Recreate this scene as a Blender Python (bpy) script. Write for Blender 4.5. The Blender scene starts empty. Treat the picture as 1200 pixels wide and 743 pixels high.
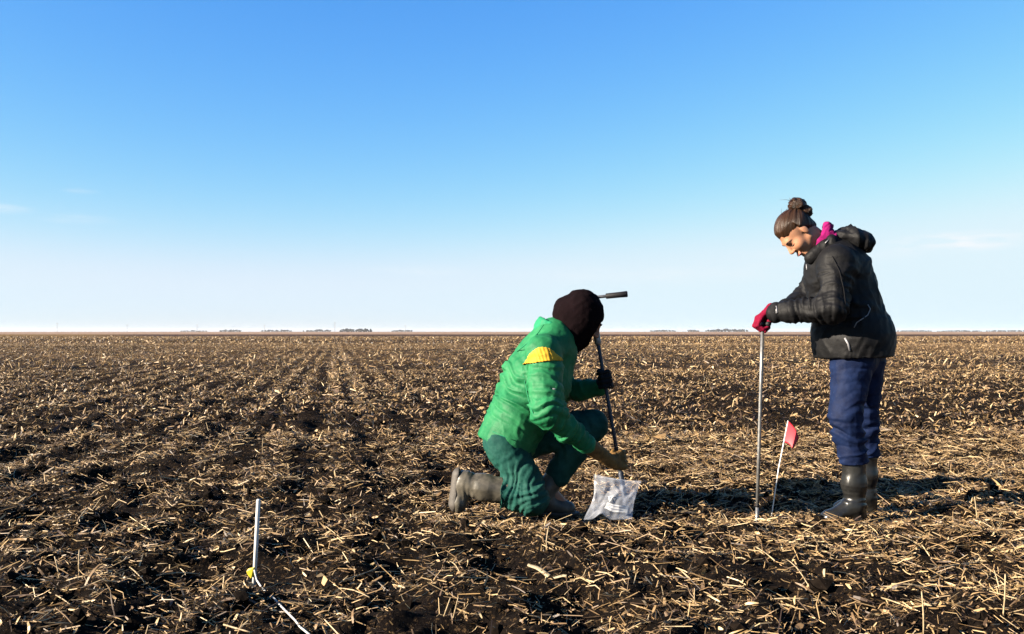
import bpy, math, random
import numpy as np
from mathutils import Vector, Matrix
from mathutils.bvhtree import BVHTree

random.seed(7)
RNG = np.random.default_rng(11)
scene = bpy.context.scene
COL = scene.collection

# ------------------------------------------------------------------ camera
FPX = 1082.0                      # focal length in pixels of a 1200 px wide picture
CAM_H = 0.96
PITCH = math.atan(17.0 / FPX)     # horizon sits a little under the middle
cam_data = bpy.data.cameras.new("camera")
cam = bpy.data.objects.new("camera", cam_data)
COL.objects.link(cam)
cam_data.sensor_width = 36.0
cam_data.lens = 36.0 * FPX / 1200.0
cam_data.clip_start = 0.05
cam_data.clip_end = 40000.0
cam.location = (0, 0, CAM_H)
cam.rotation_euler = (math.radians(90) + PITCH, 0, 0)
scene.camera = cam

# ------------------------------------------------------------------ sun + sky
SUN_EL = math.radians(21.0)
SUN_AZ = math.radians(19.0)       # from straight left, turned towards the camera
to_sun = Vector((-math.cos(SUN_AZ) * math.cos(SUN_EL), -math.sin(SUN_AZ) * math.cos(SUN_EL), math.sin(SUN_EL)))
sun_data = bpy.data.lights.new("sun", 'SUN')
sun_data.energy = 5.0
sun_data.angle = math.radians(0.53)
sun_data.color = (1.0, 0.87, 0.70)
sun = bpy.data.objects.new("sun", sun_data)
COL.objects.link(sun)
sun.rotation_euler = to_sun.to_track_quat('Z', 'Y').to_euler()

world = bpy.data.worlds.new("World")
scene.world = world
world.use_nodes = True
wn, wl = world.node_tree.nodes, world.node_tree.links
wn.clear()
w_out = wn.new("ShaderNodeOutputWorld")
w_bg = wn.new("ShaderNodeBackground")
w_sky = wn.new("ShaderNodeTexSky")
w_sky.sky_type = 'NISHITA'
w_sky.sun_disc = False
w_sky.sun_elevation = SUN_EL
w_sky.sun_rotation = math.atan2(to_sun.x, to_sun.y)
w_sky.altitude = 300.0
w_sky.air_density = 1.0
w_sky.dust_density = 0.35
w_sky.ozone_density = 6.0
w_bg.inputs["Strength"].default_value = 0.05
# a few faint high wisps, each fixed to its compass direction
w_tc = wn.new("ShaderNodeTexCoord")
w_mp = wn.new("ShaderNodeMapping")
w_mp.inputs["Scale"].default_value = (9.0, 9.0, 70.0)
wl.new(w_tc.outputs["Generated"], w_mp.inputs["Vector"])
w_no = wn.new("ShaderNodeTexNoise")
w_no.inputs["Scale"].default_value = 1.5
w_no.inputs["Detail"].default_value = 6.0
w_no.inputs["Roughness"].default_value = 0.65
wl.new(w_mp.outputs[0], w_no.inputs["Vector"])
w_prev = None
for az_, el_, wa_, we_, st_ in ((-0.515, 0.116, 0.030, 0.0045, 1.0), (-0.438, 0.139, 0.015, 0.0035, 0.7), (-0.440, 0.110, 0.03, 0.005, 0.4), (0.450, 0.088, 0.055, 0.008, 2.2),
                                (0.33, 0.080, 0.10, 0.012, 0.5), (-0.11, 0.066, 0.05, 0.006, 0.5), (0.18, 0.062, 0.14, 0.012, 0.45), (-0.75, 0.10, 0.08, 0.008, 0.7), (0.80, 0.14, 0.08, 0.01, 0.7)):
    d0 = Vector((math.sin(az_), math.cos(az_), math.tan(el_))).normalized()
    sub = wn.new("ShaderNodeVectorMath"); sub.operation = 'SUBTRACT'; sub.inputs[1].default_value = d0
    scl = wn.new("ShaderNodeVectorMath"); scl.operation = 'MULTIPLY'; scl.inputs[1].default_value = (1 / wa_, 1 / wa_, 1 / we_)
    ln_ = wn.new("ShaderNodeVectorMath"); ln_.operation = 'LENGTH'
    mr_ = wn.new("ShaderNodeMapRange"); mr_.interpolation_type = 'SMOOTHSTEP'
    mr_.inputs["From Min"].default_value = 1.6; mr_.inputs["From Max"].default_value = 0.1; mr_.inputs["To Max"].default_value = st_
    wl.new(w_tc.outputs["Generated"], sub.inputs[0]); wl.new(sub.outputs[0], scl.inputs[0]); wl.new(scl.outputs[0], ln_.inputs[0]); wl.new(ln_.outputs["Value"], mr_.inputs["Value"])
    if w_prev is None: w_prev = mr_.outputs[0]
    else:
        ad = wn.new("ShaderNodeMath"); ad.operation = 'ADD'; wl.new(w_prev, ad.inputs[0]); wl.new(mr_.outputs[0], ad.inputs[1]); w_prev = ad.outputs[0]
w_nr = wn.new("ShaderNodeMapRange"); w_nr.inputs["From Min"].default_value = 0.40; w_nr.inputs["From Max"].default_value = 0.70; w_nr.inputs["To Max"].default_value = 0.75
wl.new(w_no.outputs["Fac"], w_nr.inputs["Value"])
w_mu = wn.new("ShaderNodeMath"); w_mu.operation = 'MULTIPLY'
wl.new(w_prev, w_mu.inputs[0]); wl.new(w_nr.outputs[0], w_mu.inputs[1])
w_mix = wn.new("ShaderNodeMixRGB")
w_mix.inputs["Color2"].default_value = (3.5, 3.65, 3.78, 1)
wl.new(w_mu.outputs[0], w_mix.inputs["Fac"])
# white balance of the whole sky: deeper red fall-off overhead, soft shoulder towards the bright horizon
w_spl = wn.new("ShaderNodeSeparateColor"); w_cmb = wn.new("ShaderNodeCombineColor")
wl.new(w_sky.outputs[0], w_spl.inputs[0])
K, KO = 0.05 * 2 ** 1.93, 0.05 * 2 ** 2.4
for i_, (gam, gain, top_) in enumerate(((1.72, 3.15, 0.735), (1.05, 1.30, 0.90), (1.0, 1.52, 0.98))):
    p_ = wn.new("ShaderNodeMath"); p_.operation = 'POWER'; p_.inputs[1].default_value = gam
    m0 = wn.new("ShaderNodeMath"); m0.operation = 'MULTIPLY'; m0.inputs[1].default_value = K
    m1 = wn.new("ShaderNodeMath"); m1.operation = 'MULTIPLY'; m1.inputs[1].default_value = gain / KO
    m2 = wn.new("ShaderNodeMath"); m2.operation = 'SMOOTH_MIN'; m2.inputs[1].default_value = top_ / KO; m2.inputs[2].default_value = 0.40 / KO
    wl.new(w_spl.outputs[i_], m0.inputs[0]); wl.new(m0.outputs[0], p_.inputs[0]); wl.new(p_.outputs[0], m1.inputs[0]); wl.new(m1.outputs[0], m2.inputs[0])
    wl.new(m2.outputs[0], w_cmb.inputs[i_])
wl.new(w_cmb.outputs[0], w_mix.inputs["Color1"])
wl.new(w_mix.outputs[0], w_bg.inputs["Color"])
wl.new(w_bg.outputs[0], w_out.inputs["Surface"])

scene.view_settings.view_transform = 'Standard'
scene.view_settings.look = 'None'
scene.view_settings.gamma = 1.0
scene.view_settings.use_curve_mapping = False
scene.view_settings.exposure = 2.4
scene.render.engine = 'CYCLES'
scene.cycles.use_denoising = True
scene.cycles.max_bounces = 6
scene.cycles.diffuse_bounces = 1
scene.cycles.glossy_bounces = 2
scene.cycles.transmission_bounces = 4
scene.cycles.transparent_max_bounces = 10
scene.cycles.volume_bounces = 0

# ------------------------------------------------------------------ pixel helpers (photo pixels -> place)
CP, SP = math.cos(PITCH), math.sin(PITCH)
def ray(px, py):
    x = (px - 600.0) / FPX
    z = (371.5 - py) / FPX
    return np.array([x, CP - z * SP, SP + z * CP])
def P(px, py, d):
    r = ray(px, py)
    return np.array([0, 0, CAM_H]) + r * (d / r[1])
def G(px, py, z=0.0):
    r = ray(px, py)
    return np.array([0, 0, CAM_H]) + r * ((z - CAM_H) / r[2])
def unit(v):
    v = np.asarray(v, float)
    return v / (np.linalg.norm(v) + 1e-9)

# ------------------------------------------------------------------ noise
_T = np.random.default_rng(3).random((64, 64, 64)).astype(np.float32) * 2 - 1
def noise3(p):
    p = np.asarray(p, np.float32)
    i = np.floor(p).astype(np.int64)
    f = p - i
    f = f * f * (3 - 2 * f)
    i0 = i & 63
    i1 = (i + 1) & 63
    x0, y0, z0 = i0[..., 0], i0[..., 1], i0[..., 2]
    x1, y1, z1 = i1[..., 0], i1[..., 1], i1[..., 2]
    fx, fy, fz = f[..., 0], f[..., 1], f[..., 2]
    a = _T[x0, y0, z0] * (1 - fx) + _T[x1, y0, z0] * fx
    b = _T[x0, y1, z0] * (1 - fx) + _T[x1, y1, z0] * fx
    c = _T[x0, y0, z1] * (1 - fx) + _T[x1, y0, z1] * fx
    d = _T[x0, y1, z1] * (1 - fx) + _T[x1, y1, z1] * fx
    return (a * (1 - fy) + b * fy) * (1 - fz) + (c * (1 - fy) + d * fy) * fz
def noise2(x, y, s, seed=0.0):
    return noise3(np.stack([x / s + seed * 7.31, y / s - seed * 3.7, np.full_like(x, seed + 0.37)], -1))

# ------------------------------------------------------------------ object helpers
def tag(o, label=None, cat=None, group=None, kind=None):
    if label: o["label"] = label
    if cat: o["category"] = cat
    if group: o["group"] = group
    if kind: o["kind"] = kind
    return o
def link(name, me, mat=None, parent=None):
    o = bpy.data.objects.new(name, me)
    COL.objects.link(o)
    if mat is not None and me is not None:
        me.materials.append(mat)
    if parent is not None:
        o.parent = parent
        o.matrix_parent_inverse = parent_inv(parent)
    return o
def parent_inv(p):
    # meshes are built in place (identity); only Empties carry an offset
    return p.matrix_basis.inverted() if p.type == 'EMPTY' else Matrix.Identity(4)
def empty(name, loc):
    o = bpy.data.objects.new(name, None)
    COL.objects.link(o)
    o.location = Vector([float(c) for c in loc])
    o.empty_display_size = 0.1
    return o
def mesh_np(name, v, faces, smooth=True):
    """faces: (n,k) integer array, or a list of them"""
    me = bpy.data.meshes.new(name)
    if not isinstance(faces, list):
        faces = [faces]
    faces = [np.asarray(f, np.int64) for f in faces if len(f)]
    nl = sum(f.size for f in faces)
    nf = sum(len(f) for f in faces)
    me.vertices.add(len(v))
    me.vertices.foreach_set("co", np.asarray(v, np.float32).ravel())
    me.loops.add(nl)
    me.loops.foreach_set("vertex_index", np.concatenate([f.ravel() for f in faces]).astype(np.int32))
    me.polygons.add(nf)
    tot = np.concatenate([np.full(len(f), f.shape[1]) for f in faces])
    st = np.concatenate([[0], np.cumsum(tot)[:-1]])
    me.polygons.foreach_set("loop_start", st.astype(np.int32))
    try:
        me.polygons.foreach_set("loop_total", tot.astype(np.int32))
    except Exception:
        pass
    me.polygons.foreach_set("use_smooth", np.full(nf, smooth))
    me.update(calc_edges=True)
    return me
def tube_np(pts, rad, n=10, cap=True):
    pts = np.asarray(pts, float)
    rad = np.broadcast_to(np.asarray(rad, float), (len(pts),))
    tan = np.gradient(pts, axis=0)
    tan /= np.linalg.norm(tan, axis=1)[:, None] + 1e-9
    ref = np.array([0, 0, 1.0]) if abs(tan[0][2]) < 0.9 else np.array([0, 1.0, 0])
    vs = []
    u = None
    for i in range(len(pts)):
        u = ref - tan[i] * np.dot(ref, tan[i]) if u is None else u - tan[i] * np.dot(u, tan[i])
        u = unit(u)
        w = np.cross(tan[i], u)
        a = np.arange(n) * 2 * math.pi / n
        vs.append(pts[i] + rad[i] * (np.cos(a)[:, None] * u + np.sin(a)[:, None] * w))
    v = np.concatenate(vs)
    q = []
    for i in range(len(pts) - 1):
        for j in range(n):
            q.append((i * n + j, i * n + (j + 1) % n, (i + 1) * n + (j + 1) % n, (i + 1) * n + j))
    faces = [np.array(q)]
    if cap:
        faces.append(np.array([list(range(n))[::-1], [(len(pts) - 1) * n + j for j in range(n)]]))
    return v, faces
def tube(name, pts, rad, mat, parent=None, n=10):
    v, f = tube_np(pts, rad, n)
    return link(name, mesh_np(name, v, f), mat, parent)

# ------------------------------------------------------------------ materials
def new_mat(name):
    m = bpy.data.materials.new(name)
    m.use_nodes = True
    nt = m.node_tree
    return m, nt, nt.nodes["Principled BSDF"]
def mat(name, col, rough=0.7, metal=0.0, var=0.25, vscale=14.0, bump=0.0, bscale=120.0, spec=0.5, sheen=0.0, col2=None, coat=0.0):
    m, nt, b = new_mat(name)
    N, L = nt.nodes, nt.links
    b.inputs["Roughness"].default_value = rough
    b.inputs["Metallic"].default_value = metal
    b.inputs["Specular IOR Level"].default_value = spec
    b.inputs["Sheen Weight"].default_value = sheen
    b.inputs["Coat Weight"].default_value = coat
    tc = N.new("ShaderNodeTexCoord")
    no = N.new("ShaderNodeTexNoise")
    no.inputs["Scale"].default_value = vscale
    no.inputs["Detail"].default_value = 5.0
    no.inputs["Roughness"].default_value = 0.62
    L.new(tc.outputs["Object"], no.inputs["Vector"])
    cr = N.new("ShaderNodeValToRGB")
    c2 = col2 or tuple(min(1, c * (1 + var)) for c in col)
    c1 = tuple(c * (1 - var) for c in col)
    cr.color_ramp.elements[0].position = 0.32
    cr.color_ramp.elements[1].position = 0.70
    cr.color_ramp.elements[0].color = (*c1, 1)
    cr.color_ramp.elements[1].color = (*c2, 1)
    L.new(no.outputs["Fac"], cr.inputs[0])
    L.new(cr.outputs[0], b.inputs["Base Color"])
    if bump:
        n2 = N.new("ShaderNodeTexNoise")
        n2.inputs["Scale"].default_value = bscale
        n2.inputs["Detail"].default_value = 4.0
        L.new(tc.outputs["Object"], n2.inputs["Vector"])
        bp = N.new("ShaderNodeBump")
        bp.inputs["Strength"].default_value = bump
        bp.inputs["Distance"].default_value = 0.004
        L.new(n2.outputs["Fac"], bp.inputs["Height"])
        L.new(bp.outputs[0], b.inputs["Normal"])
    return m

M = {}
M["green_jacket"] = mat("green_jacket_cloth", (0.003402, 0.08791, 0.03119), 0.62, var=0.22, vscale=9, bump=0.35, bscale=60, col2=(0.01701, 0.1247, 0.04819), spec=0.14)
M["green_trim"] = mat("green_collar_cloth", (0.0081, 0.1188, 0.054), 0.6, bump=0.3, spec=0.12)
M["yellow"] = mat("yellow_stripe_cloth", (0.3506, 0.2104, 0.01912), 0.7, var=0.15, bump=0.3, spec=0.1)
M["teal_trousers"] = mat("teal_trouser_cloth", (0.001531, 0.03675, 0.03063), 0.7, var=0.3, vscale=11, bump=0.4, bscale=70, col2=(0.01378, 0.05742, 0.04441), spec=0.08)
M["hoodie"] = mat("maroon_black_fleece", (0.00351, 0.00162, 0.00216), 0.95, var=0.3, bump=0.5, bscale=160, spec=0.04)
M["black_glove"] = mat("black_glove_knit", (0.0036, 0.0036, 0.00432), 0.9, bump=0.4, spec=0.2)
M["leather"] = mat("tan_work_glove", (0.09792, 0.05508, 0.01836), 0.75, var=0.45, vscale=26, bump=0.4, bscale=90, spec=0.1)
M["grey_boot"] = mat("dusty_rubber_boot", (0.03472, 0.03224, 0.0248), 0.42, var=0.4, vscale=16, bump=0.3, bscale=40, col2=(0.08432, 0.0744, 0.05704), spec=0.3)
M["sole"] = mat("rubber_sole", (0.03, 0.025, 0.02), 0.7, bump=0.5, bscale=50)
M["black_jacket"] = mat("black_rain_shell", (0.002176, 0.002176, 0.00272), 0.66, var=0.3, bump=0.45, bscale=60, spec=0.15)
M["black_trim"] = mat("black_zip_trim", (0.006, 0.006, 0.007), 0.8, spec=0.1)
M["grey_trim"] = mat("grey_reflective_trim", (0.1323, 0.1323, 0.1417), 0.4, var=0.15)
M["blue_trousers"] = mat("blue_trouser_cloth", (0.0024, 0.00576, 0.024), 0.7, var=0.3, vscale=12, bump=0.4, bscale=60, col2=(0.0048, 0.0112, 0.0384), spec=0.08)
M["rubber"] = mat("dark_rubber_boot", (0.006, 0.006, 0.0065), 0.30, var=0.35, vscale=13, bump=0.15, bscale=30, col2=(0.014, 0.014, 0.013), spec=0.32)
M["skin"] = mat("skin", (0.2525, 0.1233, 0.07172), 0.5, var=0.10, vscale=30, bump=0.1, bscale=200, spec=0.22)
M["skin"].node_tree.nodes["Principled BSDF"].inputs["Subsurface Weight"].default_value = 0.15
M["skin"].node_tree.nodes["Principled BSDF"].inputs["Subsurface Radius"].default_value = (0.01, 0.004, 0.002)
M["hair"] = mat("dark_brown_hair", (0.01969, 0.009562, 0.005625), 0.38, var=0.5, vscale=40, bump=0.5, bscale=140, col2=(0.06187, 0.03094, 0.01575), spec=0.18)
def hair_strands(m):
    nt = m.node_tree; N, L = nt.nodes, nt.links; b = N["Principled BSDF"]
    at = N.new("ShaderNodeAttribute"); at.attribute_name = "strand"
    mu = N.new("ShaderNodeMath"); mu.operation = 'MULTIPLY'; mu.inputs[1].default_value = 45.0
    L.new(at.outputs["Fac"], mu.inputs[0])
    no = N.new("ShaderNodeTexNoise"); no.noise_dimensions = '1D'; no.inputs["Scale"].default_value = 1.0; no.inputs["Detail"].default_value = 4.0
    L.new(mu.outputs[0], no.inputs["W"])
    cr = N.new("ShaderNodeValToRGB")
    cr.color_ramp.elements[0].position = 0.30; cr.color_ramp.elements[0].color = (0.0035, 0.0019, 0.0012, 1)
    cr.color_ramp.elements[1].position = 0.72; cr.color_ramp.elements[1].color = (0.042, 0.019, 0.0085, 1)
    L.new(no.outputs["Fac"], cr.inputs[0]); L.new(cr.outputs[0], b.inputs["Base Color"])
    bp = N.new("ShaderNodeBump"); bp.inputs["Strength"].default_value = 0.8; bp.inputs["Distance"].default_value = 0.004
    L.new(no.outputs["Fac"], bp.inputs["Height"]); L.new(bp.outputs[0], b.inputs["Normal"])
hair_strands(M["hair"])
M["pink"] = mat("magenta_scarf_knit", (0.129, 0.005158, 0.05481), 0.85, var=0.35, vscale=30, bump=0.5, bscale=100, spec=0.05)
M["red_glove"] = mat("crimson_glove_knit", (0.0992, 0.00248, 0.01389), 0.8, var=0.3, vscale=40, bump=0.4, spec=0.06)
M["dark_line"] = mat("dark_lash", (0.012, 0.008, 0.006), 0.8)
M["lip"] = mat("lip", (0.1575, 0.045, 0.0375), 0.45)
M["tooth"] = mat("tooth", (0.3, 0.288, 0.264), 0.3)
M["steel"] = mat("brushed_steel", (0.15, 0.15, 0.148), 0.38, metal=0.6, var=0.3, vscale=60, bump=0.1)
M["dull_steel"] = mat("dull_blue_steel", (0.016, 0.020, 0.030), 0.5, metal=0.3, var=0.35, vscale=40, bump=0.2, spec=0.3)
M["grip"] = mat("black_rubber_grip", (0.006, 0.006, 0.007), 0.6, bump=0.3, bscale=220, spec=0.15)
M["white_pole"] = mat("white_plastic_stake", (0.3744, 0.3744, 0.3648), 0.4, var=0.08, vscale=30)
M["white_cord"] = mat("white_braided_cord", (0.2849, 0.2811, 0.2695), 0.8, var=0.15, vscale=90, bump=0.5, bscale=300)
M["yellow_tape"] = mat("yellow_flagging_tape", (0.42, 0.3255, 0.00525), 0.5, var=0.1)
M["wire"] = mat("pale_wire", (0.55, 0.53, 0.50), 0.4, var=0.1)
M["red_flag"] = mat("red_vinyl_flag", (0.45, 0.009, 0.026), 0.5, var=0.1)
_b = M["red_flag"].node_tree
_tr = _b.nodes.new("ShaderNodeBsdfTranslucent"); _tr.inputs[0].default_value = (0.45, 0.015, 0.03, 1)
_mx = _b.nodes.new("ShaderNodeMixShader"); _mx.inputs[0].default_value = 0.35
_b.links.new(_b.nodes["Principled BSDF"].outputs[0], _mx.inputs[1]); _b.links.new(_tr.outputs[0], _mx.inputs[2])
_b.links.new(_mx.outputs[0], _b.nodes["Material Output"].inputs["Surface"])
M["label_white"] = mat("white_bag_label", (0.44, 0.44, 0.44), 0.5, var=0.05)
M["label_ink"] = mat("grey_label_ink", (0.16, 0.17, 0.22), 0.6)
M["wood_far"] = mat("far_tree_foliage", (0.0105, 0.0105, 0.0096), 0.9, var=0.4, vscale=0.3)
M["pole_wood"] = mat("weathered_pole_wood", (0.16, 0.13, 0.11), 0.9, var=0.2)

def bag_material():  # thin film: see-through face-on, milky where it folds edge-on
    m, nt, b = new_mat("clear_plastic_film")
    N, L = nt.nodes, nt.links
    b.inputs["Base Color"].default_value = (0.55, 0.57, 0.62, 1)
    b.inputs["Roughness"].default_value = 0.22
    b.inputs["Specular IOR Level"].default_value = 0.8
    tr = N.new("ShaderNodeBsdfTransparent"); tr.inputs[0].default_value = (0.93, 0.94, 0.97, 1)
    tl = N.new("ShaderNodeBsdfTranslucent"); tl.inputs[0].default_value = (0.5, 0.53, 0.6, 1)
    tc = N.new("ShaderNodeTexCoord"); no = N.new("ShaderNodeTexNoise")
    no.inputs["Scale"].default_value = 11; no.inputs["Detail"].default_value = 2
    L.new(tc.outputs["Object"], no.inputs["Vector"])
    bp = N.new("ShaderNodeBump"); bp.inputs["Strength"].default_value = 0.35; bp.inputs["Distance"].default_value = 0.01
    L.new(no.outputs["Fac"], bp.inputs["Height"]); L.new(bp.outputs[0], b.inputs["Normal"])
    m1 = N.new("ShaderNodeMixShader"); m1.inputs[0].default_value = 0.35
    L.new(b.outputs[0], m1.inputs[1]); L.new(tl.outputs[0], m1.inputs[2])
    m2 = N.new("ShaderNodeMixShader")
    lw = N.new("ShaderNodeLayerWeight"); lw.inputs[0].default_value = 0.35; L.new(bp.outputs[0], lw.inputs["Normal"])
    sm = N.new("ShaderNodeMath"); sm.operation = 'MULTIPLY_ADD'; sm.inputs[1].default_value = 0.55
    mr = N.new("ShaderNodeMapRange"); mr.inputs["From Min"].default_value = 0.3; mr.inputs["From Max"].default_value = 0.75
    mr.inputs["To Min"].default_value = 0.10; mr.inputs["To Max"].default_value = 0.30
    L.new(no.outputs["Fac"], mr.inputs["Value"]); L.new(lw.outputs["Facing"], sm.inputs[0]); L.new(mr.outputs[0], sm.inputs[2]); L.new(sm.outputs[0], m2.inputs[0])
    L.new(tr.outputs[0], m2.inputs[1]); L.new(m1.outputs[0], m2.inputs[2])
    L.new(m2.outputs[0], N["Material Output"].inputs["Surface"])
    return m
M["film"] = bag_material()

def straw_material():
    m, nt, b = new_mat("dry_straw")
    N, L = nt.nodes, nt.links
    at = N.new("ShaderNodeAttribute"); at.attribute_name = "tint"
    cr = N.new("ShaderNodeValToRGB")
    e = cr.color_ramp.elements
    e[0].position = 0.0; e[0].color = (0.022, 0.011, 0.006, 1)
    e[1].position = 1.0; e[1].color = (0.42, 0.32, 0.18, 1)
    for p, c in ((0.25, (0.058, 0.034, 0.017, 1)), (0.5, (0.160, 0.098, 0.043, 1)), (0.75, (0.305, 0.202, 0.092, 1))):
        x = e.new(p); x.color = c
    L.new(at.outputs["Fac"], cr.inputs[0])
    L.new(cr.outputs[0], b.inputs["Base Color"])
    b.inputs["Roughness"].default_value = 0.55
    tl = N.new("ShaderNodeBsdfTranslucent")
    L.new(cr.outputs[0], tl.inputs[0])
    mx = N.new("ShaderNodeMixShader"); mx.inputs[0].default_value = 0.18
    L.new(b.outputs[0], mx.inputs[1]); L.new(tl.outputs[0], mx.inputs[2])
    L.new(mx.outputs[0], N["Material Output"].inputs["Surface"])
    return m
M["straw"] = straw_material()
M["stalk"] = mat("pale_dry_stalk", (0.2455, 0.1875, 0.1116), 0.5, var=0.3, vscale=25, bump=0.3, bscale=150, spec=0.2)
M["husk"] = mat("pale_corn_husk", (0.2046, 0.1705, 0.1116), 0.6, var=0.2, vscale=30, bump=0.5, bscale=80, spec=0.15)

def soil_material():
    m, nt, b = new_mat("tilled_soil_and_residue")
    N, L = nt.nodes, nt.links
    b.inputs["Roughness"].default_value = 0.95
    b.inputs["Specular IOR Level"].default_value = 0.03
    geo = N.new("ShaderNodeNewGeometry")
    sep = N.new("ShaderNodeSeparateXYZ"); L.new(geo.outputs["Position"], sep.inputs[0])
    def noise(scale, detail=4.0, sc=(1, 1, 1), rough=0.6):
        mp = N.new("ShaderNodeMapping"); mp.inputs["Scale"].default_value = sc
        mp.inputs["Rotation"].default_value = (0, 0, math.radians(-10.9))
        L.new(geo.outputs["Position"], mp.inputs["Vector"])
        n = N.new("ShaderNodeTexNoise"); n.inputs["Scale"].default_value = scale
        n.inputs["Detail"].default_value = detail; n.inputs["Roughness"].default_value = rough
        L.new(mp.outputs[0], n.inputs["Vector"]); return n.outputs["Fac"]
    def ramp(src, p0, p1, c0=(0, 0, 0, 1), c1=(1, 1, 1, 1)):
        r = N.new("ShaderNodeValToRGB"); r.color_ramp.elements[0].position = p0; r.color_ramp.elements[1].position = p1
        r.color_ramp.elements[0].color = c0; r.color_ramp.elements[1].color = c1
        L.new(src, r.inputs[0]); return r.outputs[0]
    def maprange(src, a, b_, c=0.0, d=1.0):
        r = N.new("ShaderNodeMapRange"); r.inputs["From Min"].default_value = a; r.inputs["From Max"].default_value = b_
        r.inputs["To Min"].default_value = c; r.inputs["To Max"].default_value = d; L.new(src, r.inputs["Value"]); return r.outputs[0]
    def math_(op, a, b_):
        r = N.new("ShaderNodeMath"); r.operation = op
        for i, s in enumerate((a, b_)):
            if isinstance(s, (int, float)): r.inputs[i].default_value = s
            else: L.new(s, r.inputs[i])
        return r.outputs[0]
    def mixc(f, a, b_):
        r = N.new("ShaderNodeMixRGB")
        if isinstance(f, (int, float)): r.inputs[0].default_value = f
        else: L.new(f, r.inputs[0])
        for i, s in ((1, a), (2, b_)):
            if isinstance(s, tuple): r.inputs[i].default_value = s
            else: L.new(s, r.inputs[i])
        return r.outputs[0]
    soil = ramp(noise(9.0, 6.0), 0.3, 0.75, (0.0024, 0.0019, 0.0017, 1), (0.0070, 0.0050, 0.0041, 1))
    straw = ramp(noise(31.0, 3.0), 0.3, 0.7, (0.078, 0.044, 0.020, 1), (0.22, 0.138, 0.062, 1))
    # near: thin chaff flecks between the loose straw
    fleck = ramp(noise(60.0, 3.0, (1, 1, 1), 0.7), 0.56, 0.66)
    # far: residue seen edge-on covers most of the soil, in long drifts left by the implement
    n_mid = noise(2.2, 5.0, (1.0, 0.07, 1), 0.75)
    n_row = noise(0.55, 3.0, (4.2, 0.05, 1))
    n_band = noise(0.05, 4.0, (0.55, 1.0, 1), 0.6)
    n_band2 = noise(0.012, 3.0, (0.35, 1.6, 1))
    far = math_('ADD', math_('MULTIPLY', n_mid, 0.9), math_('ADD', math_('MULTIPLY', n_row, 0.35), math_('MULTIPLY', n_band, 0.9)))
    far = math_('ADD', far, math_('MULTIPLY', n_band2, 0.5))
    far_cov = maprange(far, 1.20, 1.62)
    dist = sep.outputs["Y"]
    f_far = maprange(dist, 14.0, 50.0)
    cov = mixc(f_far, math_('MULTIPLY', fleck, 0.30), far_cov)
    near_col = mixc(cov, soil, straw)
    # the fields beyond: dark strip, golden stubble on one side, pale stubble to the horizon
    wob = math_('MULTIPLY', math_('SUBTRACT', noise(0.004, 2.0), 0.5), 60.0)
    dw = math_('ADD', dist, wob)
    gold = mixc(ramp(noise(1.1, 5.0, (1, 0.04, 1), 0.75), 0.35, 0.68), (0.05, 0.030, 0.013, 1), (0.20, 0.125, 0.05, 1))
    darkf = mixc(noise(0.5, 4.0, (1, 0.03, 1), 0.7), (0.018, 0.011, 0.009, 1), (0.055, 0.033, 0.024, 1))
    pale = mixc(noise(0.02, 3.0, (0.4, 1, 1)), (0.15, 0.10, 0.07, 1), (0.21, 0.145, 0.105, 1))
    g_on = math_('MULTIPLY', maprange(dw, 95.0, 150.0), 0.75)
    c1 = mixc(g_on, near_col, gold)
    # dark field starts right of a boundary running away from the viewer
    side = math_('ADD', sep.outputs["X"], math_('MULTIPLY', dist, 0.44))
    d_on = math_('MULTIPLY', maprange(dw, 165.0, 185.0), maprange(side, -6.0, 10.0))
    c2 = mixc(d_on, c1, darkf)
    c3 = mixc(maprange(dw, 300.0, 330.0), c2, pale)
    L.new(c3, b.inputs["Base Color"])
    n1 = noise(38.0, 6.0, (1, 1, 1), 0.7)
    bp = N.new("ShaderNodeBump"); bp.inputs["Strength"].default_value = 0.9; bp.inputs["Distance"].default_value = 0.02
    L.new(n1, bp.inputs["Height"]); L.new(bp.outputs[0], b.inputs["Normal"])
    return m
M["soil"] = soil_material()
M["clod"] = mat("dark_soil_clod", (0.0036, 0.0027, 0.00216), 0.95, var=0.4, vscale=30, bump=0.8, bscale=60, spec=0.03, col2=(0.0081, 0.005625, 0.00405))

# ------------------------------------------------------------------ the ground
ROW_T = math.tan(math.radians(10.9))
FLAT = [(0.05, 4.75, 0.45, 0.35), (1.75, 4.72, 0.35, 0.30), (0.5, 4.65, 0.3, 0.2), (1.25, 4.75, 0.22, 0.2), (-0.97, 3.48, 0.22, 0.22)]
def billow(x, y, s, seed):
    return 1.0 - 2.0 * np.abs(noise2(x, y, s, seed))
def height(x, y):
    x = np.asarray(x, float); y = np.asarray(y, float)
    wx = x + 0.05 * noise2(x, y, 0.22, 5.0); wy = y + 0.05 * noise2(x, y, 0.22, 6.0)
    d = np.maximum(y, 1.0)
    f1 = np.clip((40 - d) / 22, 0, 1); f2 = np.clip((60 - d) / 30, 0, 1)
    h = f1 * (0.040 * billow(wx, wy, 0.36, 1.0) + 0.026 * billow(wx, wy, 0.17, 2.0) + 0.022 * billow(wx, wy, 0.080, 3.0) + 0.010 * noise2(wx, wy, 0.035, 8.0))
    h += f2 * (0.030 * noise2(x, y, 1.3, 4.0) + 0.012 * np.sin((x + ROW_T * y) * 2 * math.pi / 0.45))
    k = np.ones_like(h)
    for cx, cy, rx, ry in FLAT:
        q = ((x - cx) / rx) ** 2 + ((y - cy) / ry) ** 2
        k = np.minimum(k, 0.25 + 0.75 * np.clip((q - 0.6) / 1.2, 0, 1))
    return h * k - 0.008
rows = list(np.linspace(-5, 1.3, 14))
y = 1.4
while y < 24: rows.append(y); y *= 1.0060
while y < 8000: rows.append(y); y *= 1.032
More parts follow.
